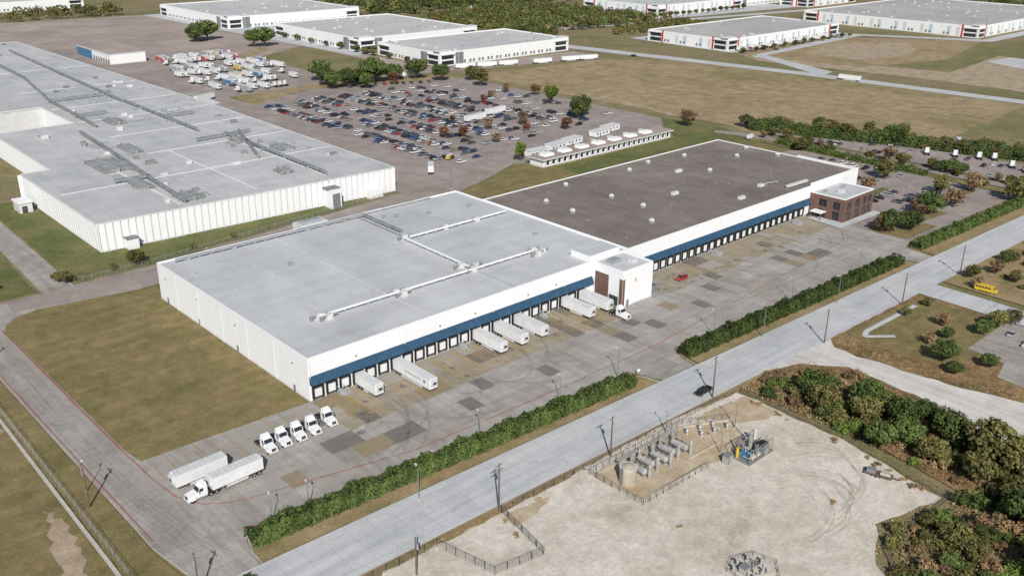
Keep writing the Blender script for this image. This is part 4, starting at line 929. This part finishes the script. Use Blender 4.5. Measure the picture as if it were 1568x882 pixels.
for x in np.arange(36,58,3.4):
    for y in (-71.9,-73.0): b.seg((x,y,0),(x,y,2.2),.14,.14,'dgrey')
    b.seg((x,-71.9,2.2),(x,-73,2.2),.14,.14,'dgrey')
for y in (-72.1,-72.5,-72.9): b.cyl((35.5,y,2.35),(56.5,y,2.35),.11,'vessel',8)
for y in (-82,-82.4): b.cyl((33,y,.3),(49,y,.3),.1,'vessel',8)
for x in (40,44,48,52): b.cyl((x,-73,.4),(x,-82,.4),.09,'vessel',6)
b.build()
for k in range(6):
    b=MB('wellhead'); x,y=59+k*1.9,-74-k*.5-(k%2)*2.4
    b.cyl((x,y,0),(x,y,2.2),.18,'offwhite',8); b.cyl((x,y,.9),(x,y,1.1),.4,'grey',10); b.seg((x-.6,y,1.5),(x+.6,y,1.5),.16,.16,'offwhite'); b.cyl((x,y,2.0),(x,y,2.15),.35,'grey',10); b.build()
b=MB('compressor_skid')
b.box(58.5,-92,.05,68.5,-86.5,.5,'dgrey'); b.box(60,-90,.5,62.2,-88.2,1.8,'bluetank'); b.box(64,-91.5,.5,67,-89.5,2.8,'dgrey'); b.box(64.2,-91.3,2.8,66.8,-89.7,3.1,'black')
b.cyl((64.5,-88,.5),(64.5,-88,4.2),.5,'vessel',14); b.cyl((66.5,-87.8,.5),(66.5,-87.8,5),.3,'offwhite',12); b.cyl((60,-91.2,1.3),(63.5,-91.2,1.3),.5,'tank',14)
b.cyl((59.4,-88,.5),(59.4,-88,3),.35,'yellow',12); b.cyl((62,-88.6,1.8),(62,-88.6,3.6),.15,'dark',8); b.cyl((61.2,-87,.5),(61.2,-87,4.6),.25,'dgrey',10); b.box(62.8,-88.4,.5,63.5,-87.2,1.6,'tank')
for i in range(44):
    x,y=R.uniform(58.6,68.4),R.uniform(-91.8,-86.7); x2=x+R.uniform(-2.5,2.5); y2=y+R.uniform(-1.5,1.5); z=R.uniform(.8,4)
    m=R.choice(['grey','offwhite','dark','vessel']); b.seg((x,y,.5),(x,y,z),.12,.12,m); b.seg((x,y,z),(min(max(x2,58.6),68.4),y,z),.12,.12,m); b.seg((x,y,z*.6),(x,min(max(y2,-91.8),-86.7),z*.6),.14,.14,m)
for x in (58.8,61.5,64.2,67.8):
    for y in (-86.7,-91.8): b.seg((x,y,.5),(x,y,3.9),.12,.12,'dgrey')
for y in (-86.7,-91.8): b.seg((58.8,y,3.9),(67.8,y,3.9),.12,.12,'dgrey')
b.build()
b=MB('control_cabinet'); b.box(55,-88.5,.05,57,-87,2.4,'vessel'); b.box(54.9,-88.6,2.4,57.1,-86.9,2.6,'dgrey'); b.box(55.2,-88.55,.3,55.9,-88.51,2.2,'dgrey'); b.build()
b=MB('pump_unit')
b.box(25.5,-114,.05,31,-111,.35,'dgrey'); b.box(26,-113,.35,27.8,-111.6,1.7,'vessel'); b.box(25.9,-113.1,1.7,27.9,-111.5,1.85,'dgrey')
for x,y in ((25.4,-110.8),(27.5,-110.2),(30,-110.8),(31.2,-113.2),(29,-115),(26,-115.2)):
    b.cyl((x,y,0),(x,y,.5),.5,'tank',12); b.cyl((x,y,.5),(x,y,1.9),.16,'offwhite',8); b.seg((x-.5,y,1.3),(x+.5,y,1.3),.15,.15,'dark'); b.cyl((x,y,1.7),(x,y,1.85),.35,'grey',8); b.cyl((x,y,.9),(x,y,1.05),.38,'grey',8)
for i in range(16):
    x,y=R.uniform(25.6,31),R.uniform(-115,-111); b.seg((x,y,.3),(x,y,R.uniform(.8,1.8)),.12,.12,R.choice(['dark','vessel','offwhite'])); b.seg((x,y,.8),(x+R.uniform(-1.5,1.5),y+R.uniform(-1,1),.8),.12,.12,'dgrey')
b.seg((26,-112.5,.8),(31.2,-113.2,.8),.14,.14,'dgrey'); b.seg((28,-114.5,.7),(28,-110.5,.7),.14,.14,'dgrey'); b.build()
b=MB('flatbed_equipment_trailer'); b.box(-3,-1.1,.7,3,1.1,.9,'wood'); b.box(-2.6,-.8,.9,-.6,.8,1.7,'dgrey',.1,.1); b.cyl((.4,-.6,1.3),(2.6,-.6,1.3),.35,'tank',10); b.box(.5,.1,.9,2.2,.9,1.6,'tank'); b.seg((3,0,.8),(4.6,0,.6),.15,.15,'dark'); wheels(b,(-1,.1),2.3,.42); b.build((77,-113.5,.06),-1.3)
b=MB('timber_pile'); 
for k in range(5): b.seg((79.5+k*.4,-118,.2),(76.5+k*.4,-124,.2),.3,.3,'wood')
b.build()
b=MB('buried_vault_cover'); b.box(71,-98,.05,76,-95,.25,'kerb'); b.box(72,-97.4,.25,75,-95.6,.3,'dgrey'); b.build()
b=MB('site_sign'); b.box(2,-22,.0,2.1,-21.9,1.2,'grey'); b.box(1.4,-22.05,1.2,2.7,-22.0,2.0,'white2'); b.build((72,-24,0))

# ---------------------------------------------------------------- camera & light
C=np.array([-103.9,-187.5,118.0]); yaw,pitch,roll=[math.radians(a) for a in (42.792,22.406,.528)]
fw=Vector((math.sin(yaw)*math.cos(pitch),math.cos(yaw)*math.cos(pitch),-math.sin(pitch)))
rt=Vector((math.cos(yaw),-math.sin(yaw),0)); up=rt.cross(fw)
r2=rt*math.cos(roll)+up*math.sin(roll); u2=-rt*math.sin(roll)+up*math.cos(roll)
cd=bpy.data.cameras.new('camera'); cam=bpy.data.objects.new('camera',cd); COL.objects.link(cam)
mw=Matrix(((r2.x,u2.x,-fw.x,C[0]),(r2.y,u2.y,-fw.y,C[1]),(r2.z,u2.z,-fw.z,C[2]),(0,0,0,1)))
cam.matrix_world=mw; cd.sensor_width=36; cd.lens=36*1425.4/1568; cd.clip_end=12000; cd.clip_start=1; sc.camera=cam
w=bpy.data.worlds.new('World'); sc.world=w; w.use_nodes=True; nd=w.node_tree.nodes; lk=w.node_tree.links
EL,AZ=37,38
sk=nd.new('ShaderNodeTexSky'); sk.sky_type='NISHITA'; sk.sun_disc=False; sk.sun_elevation=math.radians(EL); sk.sun_rotation=math.radians(AZ+180)
lk.new(sk.outputs[0],nd['Background'].inputs['Color']); nd['Background'].inputs['Strength'].default_value=.075
ld=bpy.data.lights.new('sun','SUN'); ld.energy=4.6; ld.angle=math.radians(.5); ld.color=(1,.955,.90)
lo=bpy.data.objects.new('sun',ld); COL.objects.link(lo)
dv=Vector((math.sin(math.radians(AZ))*math.cos(math.radians(EL)),math.cos(math.radians(AZ))*math.cos(math.radians(EL)),-math.sin(math.radians(EL))))
lo.rotation_euler=dv.to_track_quat('-Z','Y').to_euler()
